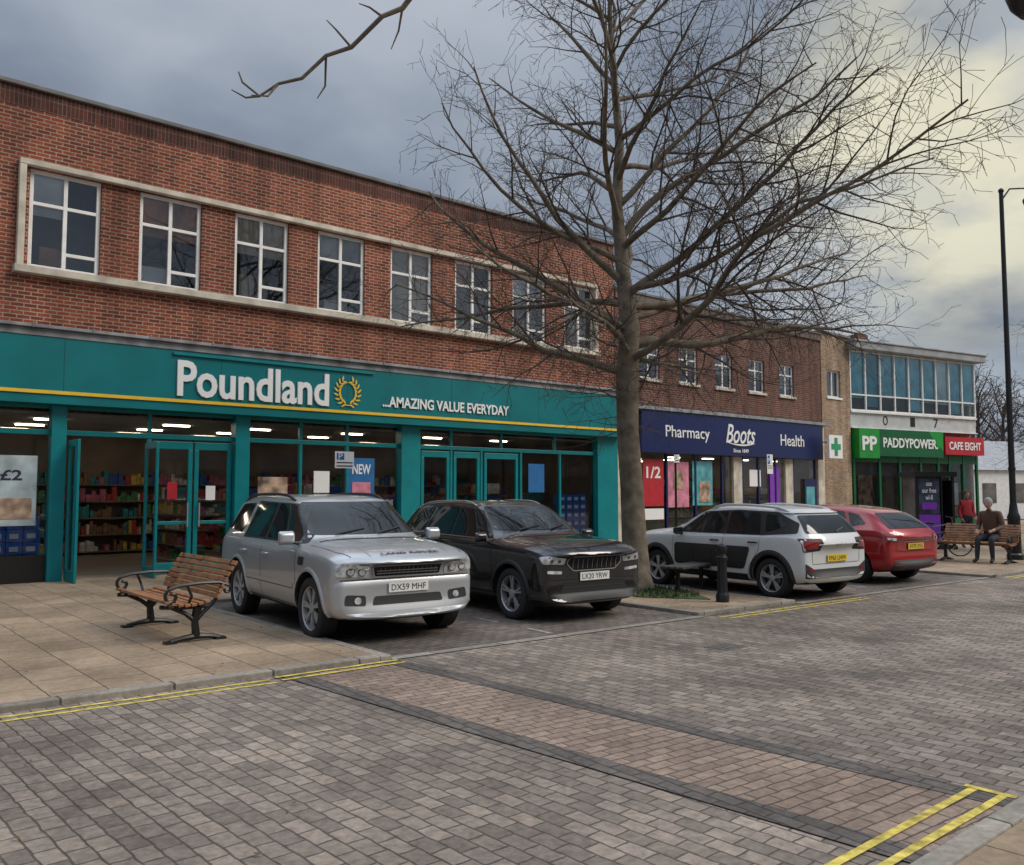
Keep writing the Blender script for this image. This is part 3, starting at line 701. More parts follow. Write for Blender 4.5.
for (a, b, c) in (((2.44, 4.30, 4.33), (2.34, 4.30, 4.40), (2.30, 4.34, 4.46)), ((2.32, 4.38, 4.27), (2.36, 4.46, 4.13), (2.33, 4.5, 4.06)), ((2.12, 4.57, 4.11), (2.06, 4.58, 4.02), (1.98, 4.63, 4.02)), ((2.04, 4.65, 4.04), (1.97, 4.68, 4.02), (1.90, 4.72, 4.06)), ((2.66, 4.10, 4.56), (2.70, 4.2, 4.48), (2.68, 4.25, 4.38)), ((2.56, 4.16, 4.50), (2.5, 4.2, 4.55), (2.44, 4.22, 4.56))):
    mb.tube([a, b, c], [.008, .006, .003], 5, 0)
for k in range(8):
    a = k*2.4; z = 5 + k*.45
    d = Vector((cos(a), sin(a), .6)).normalized()
    if d.y > .2: d.y *= -1
    grow(mb, Vector((.78, -1.9, z)), d, .05, 2.6, 1, cfg, rng)
TR2 = empty('bare_overhanging_tree'); mb.obj('trunk_and_branches', [bark, bark_f], TR2, recalc=False)

cfd = dict(seg=[1.2, .8, .6], wig=[.13, .18, .2], trop=[.04, .03, .02], sides=[5, 4, 3], kids=[2.0, 2.6], start=[.2, .15], ang=[(30, 55), (30, 60)], len=[.42, .5], lmin=[1., .6], rmin=.022)
mb = MB(); rng = random.Random(8)
for (x, y, h) in ((78, 28, 11), (86, 33, 13), (84, 24, 12), (95, 37, 15), (97, 28, 14), (74, 20, 9), (106, 33, 15), (60, 40, 12), (70, 46, 13), (50, 44, 12), (90, 20, 11), (103, 22, 12)):
    mb.tube([(x, y, 0), (x, y, h*.35), (x+.3, y, h*.8)], [.3, .22, .06], 6, 0)
    for k in range(16):
        f = k/15; a = k*2.4; el = radians(25+45*f)
        grow(mb, Vector((x+.1, y, h*(.25+.5*f))), Vector((cos(a)*cos(el), sin(a)*cos(el), sin(el))), .1, h*(.42-.15*f), 0, cfd, rng)
mb.obj('distant_trees', [bark_f, bark_f], recalc=False)

# ------------------------------------------------------------------ cars
def rpoly(pts, r=.04, n=4):
    out = []; L = len(pts)
    for i in range(L):
        p = Vector(pts[i]); a = Vector(pts[i-1]); b = Vector(pts[(i+1) % L])
        ra = min(r, (a-p).length*.45); rb = min(r, (b-p).length*.45)
        A = p + (a-p).normalized()*ra; Bq = p + (b-p).normalized()*rb
        for k in range(n+1):
            s = k/n; out.append(tuple(A*(1-s)**2 + p*2*s*(1-s) + Bq*s*s))
    return out

class Car:
    def __init__(s, name, loc, heading, st, W, cf=.22, cr=.12, ws=(.3, 1.2), crease=(.5, .5, .4), cpow=3.2):
        s.root = empty(name, loc, heading); s.W = W
        vs = []; fs = []; nr = 13
        xf = st[0][0]; xr = st[-1][0]
        rings = []
        for (x, w, zb, zt, zr, wr) in st:
            h = zt-zb; g = zr-zt; dr = min(.085, g*.45)
            half = [(0, zb), (.80*w, zb), (.95*w, zb+.06), (w*.995, zb+.30*h), (w, zb+.62*h), (.992*w, zt-.05), (.965*w, zt), (.935*w, zt+min(.025, g*.2)),
                    (wr+(.925*w-wr)*.42, zt+g*.52), (wr, zr-dr), (wr*.91, zr-dr*.25), (wr*.5, zr-.004), (0, zr)]
            row = []
            for sgn in (1, -1):
                r_ = []
                for j, (y, z) in enumerate(half):
                    if sgn == -1 and j in (0, nr-1): r_.append(row[0][j]); continue
                    yy = y/W; xx = x
                    t1 = min(1, max(0, (x-(xf-.75))/.75)); xx -= cf*t1*t1*abs(yy)**cpow
                    t2 = min(1, max(0, ((xr+.6)-x)/.6)); xx += cr*t2*t2*abs(yy)**cpow
                    if j >= 8 and ws[0] < x < ws[1]: xx -= .10*(y/.6)**2
                    vs.append((xx, y*sgn, z)); r_.append(len(vs)-1)
                row.append(r_)
            rings.append(row)
        for i in range(len(rings)-1):
            for sgn in (0, 1):
                for j in range(nr-1):
                    fs.append([rings[i][sgn][j], rings[i][sgn][j+1], rings[i+1][sgn][j+1], rings[i+1][sgn][j]])
        for e in (0, -1):
            a, b = rings[e]
            for j in range(nr-1):
                q = []
                for v in (a[j], a[j+1], b[j+1], b[j]):
                    if v not in q: q.append(v)
                fs.append(q)
        me = D.meshes.new('body'); me.from_pydata(vs, [], fs)
        bm = bmesh.new(); bm.from_mesh(me); bmesh.ops.recalc_face_normals(bm, faces=bm.faces)
        cl = bm.edges.layers.float.get('crease_edge') or bm.edges.layers.float.new('crease_edge')
        where = {}
        for i, row in enumerate(rings):
            for sgn in (0, 1):
                for j in range(nr): where[row[sgn][j]] = (i, j)
        for e in bm.edges:
            (i1, j1), (i2, j2) = where[e.verts[0].index], where[e.verts[1].index]
            if j1 == j2 and j1 == 6: e[cl] = crease[0]
            if j1 == j2 and j1 == 9: e[cl] = crease[1]*.7
            if i1 == i2 and i1 in (0, len(rings)-1) and j1 != j2: e[cl] = crease[2]
        bm.to_mesh(me); bm.free()
        s.body = D.objects.new('body', me); scene.collection.objects.link(s.body)
        md = s.body.modifiers.new('s', 'SUBSURF'); md.levels = 2; md.render_levels = 2
        bpy.context.view_layer.update()
        dg = bpy.context.evaluated_depsgraph_get(); ev = s.body.evaluated_get(dg)
        m2 = D.meshes.new_from_object(ev)
        s.bvh = BVHTree.FromPolygons([v.co.copy() for v in m2.vertices], [list(p.vertices) for p in m2.polygons])
    def finish(s, paint, wheels, R, WT, nsp, rimm, arch=.055, spoke_w=.075):
        cut = MB()
        yin = s.W - .34
        for (wx) in wheels:
            for sg in (1, -1):
                n = 40; b = len(cut.v); rc = R + arch
                pr = [(wx+rc*cos(2*pi*k/n), R+.015+rc*sin(2*pi*k/n)) for k in range(n)]
                ya, yb = sg*yin, sg*(s.W+.3)
                cut.v += [Vector((x, ya, z)) for x, z in pr] + [Vector((x, yb, z)) for x, z in pr]
                cut.f.append(list(range(b, b+n))); cut.f.append(list(range(b+n, b+2*n))); cut.m += [0, 0]
                for k in range(n): cut.f.append([b+k, b+(k+1) % n, b+n+(k+1) % n, b+n+k]); cut.m.append(0)
        c = cut.obj('cutter', [dark])
        md = s.body.modifiers.new('b', 'BOOLEAN'); md.operation = 'DIFFERENCE'; md.object = c; md.solver = 'EXACT'
        bpy.context.view_layer.update()
        dg = bpy.context.evaluated_depsgraph_get()
        m2 = D.meshes.new_from_object(s.body.evaluated_get(dg))
        s.body.modifiers.clear(); s.body.data = m2
        D.objects.remove(c)
        m2.materials.clear(); m2.materials.append(paint); m2.materials.append(dark)
        bm = bmesh.new(); bm.from_mesh(m2)
        for f in bm.faces:
            f.smooth = True; f.material_index = 0
            cc = f.calc_center_median()
            for wx in wheels:
                d = math.hypot(cc.x-wx, cc.z-R-.015)
                if d < R+arch+.002 and abs(cc.y) > yin-.01 and (abs(abs(cc.y)-yin) < .01 or (abs(d-R-arch) < .006 and abs(f.normal.y) < .3)): f.material_index = 1
            if f.normal.z < -.9 and cc.z < .5: f.material_index = 1
        for e in bm.edges:
            if len(e.link_faces) == 2 and e.calc_face_angle(0) > .7: e.smooth = False
        bm.to_mesh(m2); bm.free()
        s.body.parent = s.root
        for wx in wheels:
            for sg in (1, -1):
                mb = MB(); w = WT; cy = sg*(s.W-.02-w/2); cc = (wx, cy, R)
                P_ = [(.69*R, .38*w), (.73*R, .49*w), (.82*R, .53*w), (.92*R, .5*w), (.985*R, .42*w), (R, .22*w), (R, -.22*w), (.985*R, -.42*w), (.9*R, -.5*w), (.6*R, -.5*w)]
                mb.lathe([(r, h*sg) for r, h in P_], cc, 'y', 40, 0)
                mb.lathe([(r, h*sg) for r, h in [(.70*R, .41*w), (.685*R, .44*w), (.66*R, .40*w), (.64*R, .2*w), (.63*R, -.3*w)]], cc, 'y', 40, 1)
                mb.lathe([(r, h*sg) for r, h in [(.65*R, .02*w), (.0, .02*w)]], cc, 'y', 24, 2)
                mb.lathe([(r, h*sg) for r, h in [(.42*R, .12*w), (.40*R, .14*w), (.0, .14*w)]], cc, 'y', 24, 3)
                for k in range(nsp):
                    a = 2*pi*k/nsp + .3
                    for q in (-1, 1):
                        aa = a + q*.11*5/nsp*1.2
                        p0 = Vector((cos(a)*.1*R, 0, sin(a)*.1*R)); p1 = Vector((cos(aa)*.665*R, 0, sin(aa)*.665*R))
                        dd = (p1-p0).normalized(); nn_ = Vector((-dd.z, 0, dd.x))
                        b = len(mb.v)
                        for (pp, ww, hh) in ((p0, spoke_w*.8*R, .34*w), (p1, spoke_w*R, .40*w)):
                            for (qq, dep) in ((-1, 0), (1, 0), (1, -.12*w), (-1, -.12*w)):
                                mb.v.append(Vector(cc) + pp + nn_*qq*ww/2 + Vector((0, sg*(hh+dep), 0)))
                        for f in ((0, 1, 5, 4), (1, 2, 6, 5), (3, 0, 4, 7), (2, 3, 7, 6)): mb.f.append([b+i for i in f]); mb.m.append(1)
                mb.lathe([(r, h*sg) for r, h in [(.17*R, .25*w), (.165*R, .38*w), (.10*R, .41*w), (.0, .42*w)]], cc, 'y', 20, 1)
                mb.obj('wheel', [rubber, rimm, dark, mat('brake_disc', (.12, .12, .12), .5, metal=.6, var=0)], s.root, smooth=True)
    def ray(s, ax, sg, a, b):
        if ax == 'y': o, d = Vector((a, sg*3, b)), Vector((0, -sg, 0))
        elif ax == 'x': o, d = Vector((sg*4, a, b)), Vector((-sg, 0, 0))
        else: o, d = Vector((a, b, 4)), Vector((0, 0, -1))
        h = s.bvh.ray_cast(o, d)
        if h[0] is None:
            q = Vector((a, sg*s.W, b)) if ax == 'y' else Vector((sg*2.1, a, b)) if ax == 'x' else Vector((a, b, 1.5))
            h = s.bvh.find_nearest(q)
        n = h[1]
        if n.dot(d) > 0: n = -n
        return h[0], n
    def patch(s, name, ax, sg, pts, m, off=.004, res=.07, thick=0.):
        bm = bmesh.new()
        vv = [bm.verts.new((p[0], p[1], 0)) for p in pts]; bm.faces.new(vv)
        xs = [p[0] for p in pts]; ys = [p[1] for p in pts]
        for k, lo, hi in ((0, min(xs), max(xs)), (1, min(ys), max(ys))):
            n = int((hi-lo)/res)
            for i in range(1, n+1):
                c = lo + (hi-lo)*i/(n+1)
                co_ = Vector((c, 0, 0)) if k == 0 else Vector((0, c, 0)); no = Vector((1, 0, 0)) if k == 0 else Vector((0, 1, 0))
                bmesh.ops.bisect_plane(bm, geom=bm.verts[:]+bm.edges[:]+bm.faces[:], plane_co=co_, plane_no=no, dist=1e-5)
        bnd = {v for e in bm.edges if len(e.link_faces) == 1 for v in e.verts}
        for v in bm.verts:
            p, n = s.ray(ax, sg, v.co.x, v.co.y)
            v.co = p + n*(off + (thick if v not in bnd else 0))
        bm.normal_update()
        want = Vector((0, sg, 0)) if ax == 'y' else Vector((sg, 0, 0)) if ax == 'x' else Vector((0, 0, 1))
        tot = sum((f.normal*f.calc_area() for f in bm.faces), Vector())
        if tot.dot(want) < 0: bmesh.ops.reverse_faces(bm, faces=bm.faces)
        for f in bm.faces: f.smooth = True
        me = D.meshes.new(name); bm.to_mesh(me); bm.free(); me.materials.append(m)
        o = D.objects.new(name, me); scene.collection.objects.link(o); o.parent = s.root
        return o
    def line(s, name, ax, sg, pts, wd, m, off=.003, closed=False):
        P_ = [Vector(p) for p in pts]
        if closed: P_.append(P_[0])
        Q_ = [P_[0]]
        for a, b in zip(P_, P_[1:]):
            n = max(1, int((b-a).length/.06))
            for i in range(1, n+1): Q_.append(a.lerp(b, i/n))
        mb = MB(); L = []
        for i, q in enumerate(Q_):
            t_ = (Q_[min(i+1, len(Q_)-1)] - Q_[max(i-1, 0)]).normalized(); n = Vector((-t_.y, t_.x))*wd/2
            r_ = []
            for sgn in (-1, 1):
                h, nn_ = s.ray(ax, sg, *(q+n*sgn)); r_.append(h+nn_*off)
            L.append(r_)
        for a, b in zip(L, L[1:]): mb.face([a[0], a[1], b[1], b[0]])
        return mb.obj(name, [m], s.root, recalc=False)
    def both(s, fn, name, pts, *a, **k):
        for sg in (1, -1): fn(name, 'y', sg, pts, *a, **k)
    def mir(s, name, sg, pts, m, **k):
        s.patch(name, 'x', sg, pts, m, **k); s.patch(name, 'x', sg, [(-a, b) for a, b in reversed(pts)], m, **k)
    def plate(s, sg, z, txt, col, y=0, off=.012):
        h, n = s.ray('x', sg, y, z)
        mb = MB(); x = h.x + sg*off
        mb.box(min(x, x+sg*.012), max(x, x+sg*.012), y-.26, y+.26, z-.056, z+.056); mb.obj('number_plate', [col], s.root, bevel=.004)
        rot = (radians(90), 0, radians(90*sg))
        text('plate_lettering', txt, (x+sg*.0135, y, z), .45, .07, rot, blackp, s.root, ext=.0008, off=.0)
    def mirror(s, x, z, m, y=None, sc=(.75, 1.15, .85)):
        for sg in (1, -1):
            yy = s.W+.07 if y is None else y
            mb = MB()
            a, b_, h_ = .055*sc[0]/.75, .105*sc[1]/1.15, .075*sc[2]/.85
            mb.box(x-a, x+a*.6, sg*yy-b_, sg*yy+b_, z-h_, z+h_, 0)
            for i in (1, 2, 5, 6): mb.v[i].z = z + (mb.v[i].z-z)*.62; mb.v[i].y = sg*yy + (mb.v[i].y-sg*yy)*.8
            mb.obj('door_mirror', [m], s.root, bevel=.03, smooth=True, seg=4, sharp=.3)
            mb = MB(); mb.face([(x-a-.002, sg*yy-b_*.75, z-h_*.7), (x-a-.002, sg*yy+b_*.75, z-h_*.7), (x-a-.002, sg*yy+b_*.75, z+h_*.7), (x-a-.002, sg*yy-b_*.75, z+h_*.7)], 1)
            mb.tube([(x-.01, sg*(s.W-.10), z-.07), (x-.01, sg*(yy-.05), z-.05)], .022, 8, 0); mb.obj('mirror_arm', [blackpl, cglass], s.root, smooth=True, sharp=0)
    def rails(s, xa, xb, y, m, h=.05, r=.016):
        for sg in (1, -1):
            pts = []
            for i in range(13):
                x = xa+(xb-xa)*i/12; p, n = s.ray('z', 1, x, y*sg); f = min(1, min(i, 12-i)/1.5)
                pts.append(p + Vector((0, 0, -.01+h*f)))
            mb = MB(); mb.tube(pts, r, 8, 0); mb.obj('roof_rail', [m], s.root, smooth=True, sharp=0)
    def handles(s, xs, z, m):
        for sg in (1, -1):
            for x in xs:
                p, n = s.ray('y', sg, x, z); mb = MB()
                mb.tube([p+n*.0+Vector((-.09, 0, 0)), p+n*.035+Vector((-.07, 0, 0)), p+n*.035+Vector((.07, 0, 0)), p+Vector((.09, 0, 0))], .013, 8, 0); mb.obj('door_handle', [m], s.root, smooth=True, sharp=0)
    def archtrim(s, wheels, R, arch, m, wd=.06, a0=-8, a1=188):
        for wx in wheels:
            for sg in (1, -1):
                mb = MB(); L = []
                for k in range(33):
                    a = radians(a0 + (a1-a0)*k/32); r_ = []
                    for rr_ in (R+arch-.004, R+arch+wd*.5, R+arch+wd):
                        h, n = s.ray('y', sg, wx+rr_*cos(a), max(.23, R+.015+rr_*sin(a))); r_.append(h+n*(.018 if rr_ < R+arch+wd else .001))
                    L.append(r_)
                for a, b in zip(L, L[1:]):
                    for j in (0, 1): mb.face([a[j], a[j+1], b[j+1], b[j]])
                mb.obj('arch_trim', [m], s.root, recalc=False)
    def bonnet_text(s, txt, x, w_, h_, m):
        p, n = s.ray('z', 1, x, 0)
        text('bonnet_lettering', txt, p + n*.004, w_, h_, (math.atan2(n.x, n.z), 0, radians(90)), m, s.root, ext=.002, off=.01)

def paintm(name, col, metal=.0, rough=.35, coat=1.):
    return mat(name, col, rough, metal=metal, var=0, vs=3, coat=coat)
silver = paintm('silver_paint', (.47, .485, .50), .5, .36, .8)
black_car = paintm('black_car_paint', (.010, .010, .011), .0, .25)
white_car = paintm('white_car_paint', (.62, .63, .63), .0, .4, .6)
red_car = paintm('red_car_paint', (.36, .008, .012), .15, .3)
cglass = mat('car_glass', (.014, .017, .018), .04, var=.3, vs=2, spec=.45)
lens = mat('headlamp_lens', (.60, .62, .65), .12, metal=.3, var=.5, vs=14, coat=1.)
lensd = mat('headlamp_dark', (.07, .075, .08), .1, metal=.2, coat=1., var=0)
redl = mat('tail_lamp_red', (.26, .006, .008), .2, var=.2, coat=1.)
platey = mat('plate_yellow', (.72, .52, .05), .5, var=.03)
platew = mat('plate_white', (.80, .80, .78), .5, var=.03)
seam = mat('panel_gap', (.008, .008, .008), .8, var=0)

def circ(cx, cy, r, n=20, ry=None): return [(cx+r*cos(2*pi*k/n), cy+(ry or r)*sin(2*pi*k/n)) for k in range(n)]

# --- silver compact off-road estate
st = [(2.25, .86, .33, .87, .925, .72), (2.215, .905, .29, .92, .98, .76), (2.08, .94, .27, .96, 1.045, .785), (1.8, .952, .26, .995, 1.10, .79), (1.3, .955, .26, 1.02, 1.14, .79),
      (1.10, .955, .26, 1.03, 1.165, .79), (.98, .955, .26, 1.035, 1.24, .77), (.42, .955, .26, 1.045, 1.61, .69), (.24, .955, .26, 1.05, 1.665, .685), (-.5, .955, .26, 1.06, 1.705, .68), (-1.4, .955, .26, 1.08, 1.70, .675),
      (-1.96, .95, .27, 1.09, 1.66, .665), (-2.07, .945, .28, 1.08, 1.56, .69), (-2.18, .935, .30, 1.05, 1.20, .785), (-2.23, .92, .34, 1.00, 1.08, .78), (-2.25, .88, .40, .94, 1.0, .77)]
c = Car('silver_suv_car', (5.87, 10.56, 0), radians(-95.5), st, .955, cf=.30, cr=.10, crease=(.5, .5, .3), cpow=3.0)
c.patch('windscreen', 'x', 1, rpoly([(-.77, 1.20), (-.64, 1.60), (.64, 1.60), (.77, 1.20)], .05), cglass, off=.005)
c.both(c.patch, 'window_surround', rpoly([(.98, 1.10), (.46, 1.575), (-1.14, 1.605), (-1.2, 1.10)], .04), blackpl, off=.003)
c.both(c.patch, 'side_window', rpoly([(.86, 1.13), (.41, 1.55), (-.27, 1.575), (-.27, 1.13)], .035), cglass, off=.007)
c.both(c.patch, 'side_window', rpoly([(-.36, 1.13), (-.36, 1.575), (-1.09, 1.575), (-1.15, 1.13)], .035), cglass, off=.007)
c.both(c.patch, 'side_window', rpoly([(-1.34, 1.15), (-1.26, 1.575), (-1.84, 1.55), (-2.00, 1.20)], .04), cglass, off=.005)
c.patch('rear_window', 'x', -1, rpoly([(-.70, 1.20), (-.61, 1.54), (.61, 1.54), (.70, 1.20)], .05), cglass, off=.005)
c.patch('front_bumper', 'x', 1, rpoly([(-.88, .37), (-.90, .725), (.90, .725), (.88, .37)], .06), silver, off=.003, thick=.020, res=.05)
c.patch('grille', 'x', 1, rpoly([(-.42, .765), (-.45, .895), (.45, .895), (.42, .765)], .03), seam, off=.006)
for z in (.80, .83, .86): c.line('grille_slat', 'x', 1, [(-.40, z), (.40, z)], .009, rim_m, off=.012)
for y in [i*.06 for i in range(-6, 7)]: c.line('grille_bar', 'x', 1, [(y, .78), (y, .885)], .006, dull_silver, off=.010)
c.line('grille_frame', 'x', 1, rpoly([(-.43, .76), (-.46, .90), (.46, .90), (.43, .76)], .03), .018, rim_m, off=.012, closed=True)
c.mir('headlamp', 1, rpoly([(.49, .75), (.50, .90), (.78, .93), (.885, .925), (.885, .78)], .035), lens, off=.008, thick=.012, res=.05)
c.mir('headlamp_bulb', 1, circ(.59, .83, .052), lensd, off=.026); c.mir('headlamp_bulb', 1, circ(.73, .84, .052), lensd, off=.026)
c.mir('headlamp_reflector', 1, circ(.59, .83, .040), lens, off=.031); c.mir('headlamp_reflector', 1, circ(.73, .84, .040), lens, off=.031)
c.patch('lower_intake', 'x', 1, rpoly([(-.46, .44), (-.43, .545), (.43, .545), (.46, .44)], .03), blackpl, off=.030)
c.mir('fog_lamp_recess', 1, rpoly([(.54, .44), (.54, .56), (.78, .58), (.80, .46)], .03), blackpl, off=.030); c.mir('fog_lamp', 1, circ(.64, .505, .042), lens, off=.038)
c.line('bumper_gap', 'x', 1, [(-.90, .74), (.90, .74)], .010, seam)
c.bonnet_text('LAND ROVER', 2.10, .75, .045, mat('badge_grey', (.07, .07, .075), .5, var=0))
for s_ in (1, -1):
    c.line('bonnet_gap', 'z', 1, [(1.12, .82*s_), (1.8, .80*s_), (2.04, .72*s_)], .008, seam)
    c.line('bonnet_crease', 'z', 1, [(1.15, .62*s_), (2.1, .50*s_)], .012, silver, off=.012)
c.line('scuttle', 'z', 1, [(1.14, -.72), (1.19, 0), (1.14, .72)], .05, blackpl, off=.004)
for y in (.1, -.45): c.line('wiper', 'x', 1, [(y, 1.20), (y+.42, 1.27)], .016, blackpl, off=.02)
for pts in ([(.92, 1.08), (.94, .60), (.90, .36)], [(-.32, 1.08), (-.32, .36)], [(-1.2, 1.08), (-1.2, .80), (-1.0, .55), (-.92, .36)], [(.86, .36), (-.92, .36)]): c.both(c.line, 'door_gap', pts, .008, seam)
c.both(c.patch, 'door_strip', rpoly([(.86, .57), (.86, .625), (-.90, .625), (-.90, .57)], .01), silver, off=.006)
c.both(c.line, 'door_strip_shadow', [(.86, .565), (-.90, .565)], .010, seam, off=.005)
c.both(c.patch, 'sill_trim', rpoly([(.88, .24), (.88, .33), (-.88, .33), (-.88, .24)], .01), blackpl, off=.008)
c.both(c.patch, 'side_vent', rpoly([(1.02, .86), (1.02, .96), (1.20, .96), (1.18, .86)], .02), blackpl, off=.005)
c.mir('tail_lamp', -1, rpoly([(.72, .75), (.72, 1.10), (.89, 1.08), (.90, .75)], .02), redl, off=.006)
c.plate(1, .635, 'DX59 MHF', platew, off=.034); c.plate(-1, .72, 'DX59 MHF', platey)
c.mirror(.86, 1.17, silver, sc=(.75, 1.2, 1.05)); c.rails(.12, -1.9, .635, blackpl, h=.06, r=.02); c.handles((-.12, -1.0), .93, silver)
c.archtrim((1.36, -1.30), .37, .05, silver, wd=.05)
mb = MB(); mb.tube([(-.3, .3, 1.68), (-.42, .3, 1.93)], .004, 5); mb.obj('aerial', [blackpl], c.root)
c.finish(silver, (1.36, -1.30), .37, .235, 7, rim_m, arch=.05)

# --- black compact suv
st = [(2.19, .82, .29, .84, .90, .66), (2.16, .865, .25, .885, .96, .70), (2.02, .905, .24, .94, 1.025, .73), (1.65, .918, .22, .97, 1.07, .74), (1.2, .92, .22, .99, 1.10, .75),
      (1.04, .92, .22, .995, 1.13, .76), (.88, .92, .22, 1.0, 1.21, .74), (.26, .92, .22, 1.02, 1.53, .66), (.04, .92, .22, 1.03, 1.585, .655), (-.5, .92, .22, 1.04, 1.615, .65), (-1.3, .92, .22, 1.07, 1.60, .64),
      (-1.80, .91, .24, 1.08, 1.54, .62), (-1.93, .90, .25, 1.07, 1.44, .64), (-2.10, .89, .28, 1.03, 1.16, .74), (-2.17, .87, .32, .97, 1.04, .72), (-2.19, .83, .38, .90, .96, .70)]
c = Car('black_suv_car', (8.68, 10.24, 0), radians(-95), st, .92, cf=.27, cr=.1, crease=(.8, .55, .4), cpow=3.2)
c.patch('windscreen', 'x', 1, rpoly([(-.74, 1.18), (-.60, 1.51), (.60, 1.51), (.74, 1.18)], .05), cglass, off=.005)
c.both(c.patch, 'side_window', rpoly([(.78, 1.07), (.26, 1.46), (-.30, 1.50), (-.30, 1.07)], .04), cglass, off=.006)
c.both(c.patch, 'side_window', rpoly([(-.36, 1.07), (-.36, 1.50), (-1.0, 1.50), (-1.12, 1.09)], .04), cglass, off=.006)
c.both(c.patch, 'side_window', rpoly([(-1.2, 1.11), (-1.1, 1.49), (-1.5, 1.46), (-1.72, 1.20)], .04), cglass, off=.006)
c.both(c.line, 'window_chrome', [(.80, 1.055), (-1.62, 1.09)], .014, chrome, off=.008)
c.patch('rear_window', 'x', -1, rpoly([(-.66, 1.16), (-.56, 1.42), (.56, 1.42), (.66, 1.16)], .05), cglass, off=.005)
c.patch('grille', 'x', 1, rpoly([(-.36, .69), (-.47, .78), (-.44, .868), (.44, .868), (.47, .78), (.36, .69)], .03), seam, off=.005)
for i in range(-9, 10): c.line('grille_slat', 'x', 1, [(i*.042, .71), (i*.042, .855)], .012, dull_silver if i % 2 else blackpl, off=.012)
c.line('grille_frame', 'x', 1, rpoly([(-.37, .682), (-.485, .78), (-.45, .878), (.45, .878), (.485, .78), (.37, .682)], .03), .013, rim_m, off=.010, closed=True)
c.mir('headlamp', 1, rpoly([(.52, .770), (.50, .855), (.80, .890), (.87, .88), (.85, .785)], .02), lens, off=.006, thick=.01, res=.04)
c.mir('headlamp_bulb', 1, circ(.62, .822, .028), lensd, off=.02); c.mir('headlamp_bulb', 1, circ(.74, .832, .028), lensd, off=.02)
c.mir('daytime_lamp', 1, rpoly([(.56, .645), (.56, .685), (.80, .70), (.80, .66)], .02), lens, off=.006, res=.04)
c.patch('lower_intake', 'x', 1, rpoly([(-.60, .40), (-.52, .53), (.52, .53), (.60, .40)], .03), seam, off=.005)
c.line('intake_bar', 'x', 1, [(-.55, .465), (.55, .465)], .012, blackpl, off=.01)
c.patch('lower_bumper_trim', 'x', 1, rpoly([(-.80, .29), (-.78, .385), (.78, .385), (.80, .29)], .02), blackpl, off=.006)
for s_ in (1, -1):
    c.line('bonnet_gap', 'z', 1, [(1.0, .78*s_), (1.6, .75*s_), (2.05, .62*s_)], .008, seam)
    c.line('bonnet_crease', 'z', 1, [(1.05, .5*s_), (2.1, .36*s_)], .014, black_car, off=.014)
c.line('scuttle', 'z', 1, [(1.08, -.7), (1.13, 0), (1.08, .7)], .05, blackpl, off=.004)
for y in (.1, -.42): c.line('wiper', 'x', 1, [(y, 1.18), (y+.4, 1.24)], .014, blackpl, off=.02)
for pts in ([(.84, 1.0), (.88, .6), (.82, .34)], [(-.33, 1.02), (-.33, .34)], [(-1.18, 1.02), (-1.15, .80), (-.95, .5), (-.9, .34)]): c.both(c.line, 'door_gap', pts, .007, seam)
c.both(c.patch, 'sill_trim', rpoly([(.88, .21), (.88, .34), (-.88, .34), (-.88, .21)], .01), blackpl, off=.008)
c.mir('tail_lamp', -1, rpoly([(.45, .86), (.45, .98), (.86, .99), (.86, .84)], .02), redl, off=.006)
c.plate(1, .60, 'LX20 YRW', platew, off=.012); c.plate(-1, .72, 'LX20 YRW', platey)
c.mirror(.74, 1.09, black_car); c.rails(.05, -1.7, .61, rim_m, h=.045, r=.012); c.handles((-.15, -1.0), .90, black_car)
c.archtrim((1.30, -1.33), .35, .045, blackpl, wd=.055)
c.finish(black_car, (1.30, -1.33), .35, .22, 5, rim_m, arch=.045)

# --- white crossover with dark side cladding
st = [(2.07, .76, .30, .74, .80, .56), (2.04, .81, .26, .84, .92, .62), (1.90, .845, .23, .89, .98, .66), (1.5, .862, .21, .93, 1.03, .68), (1.2, .865, .21, .935, 1.06, .70),
      (1.04, .865, .21, .94, 1.10, .70), (.88, .865, .21, .945, 1.19, .69), (.28, .865, .21, .955, 1.44, .63), (.04, .865, .21, .96, 1.485, .62), (-.5, .865, .21, .97, 1.50, .62), (-1.1, .865, .21, .99, 1.48, .61),
      (-1.62, .86, .22, 1.0, 1.43, .60), (-1.76, .855, .23, 1.0, 1.33, .62), (-1.97, .845, .26, .96, 1.09, .71), (-2.05, .83, .30, .90, .97, .70), (-2.08, .79, .36, .82, .89, .68)]
c = Car('white_crossover_car', (13.35, 9.25, 0), radians(84.5), st, .865, cf=.24, cr=.15, crease=(.6, .6, .5))
c.patch('windscreen', 'x', 1, rpoly([(-.68, 1.13), (-.56, 1.41), (.56, 1.41), (.68, 1.13)], .05), cglass, off=.005)
c.both(c.patch, 'window_surround', rpoly([(.80, 1.0), (.24, 1.38), (-.5, 1.42), (-1.3, 1.395), (-1.76, 1.22), (-1.80, 1.06), (-1.15, 1.01)], .04), blackpl, off=.003)
c.both(c.patch, 'side_window', rpoly([(.70, 1.02), (.22, 1.35), (-.30, 1.39), (-.30, 1.02)], .04), cglass, off=.007)
c.both(c.patch, 'side_window', rpoly([(-.37, 1.02), (-.37, 1.39), (-.98, 1.38), (-1.10, 1.03)], .04), cglass, off=.007)
c.both(c.patch, 'side_window', rpoly([(-1.19, 1.06), (-1.10, 1.36), (-1.34, 1.34), (-1.56, 1.16)], .04), cglass, off=.007)
c.both(c.patch, 'side_cladding', rpoly([(.80, .44), (.80, .815), (-.93, .815), (-.80, .44)], .07, 6), blackpl, off=.010, thick=.014)
for k in range(4): c.both(c.line, 'cladding_groove', [(.74-k*.42, .50), (.74-k*.42, .76)], .012, seam, off=.027)
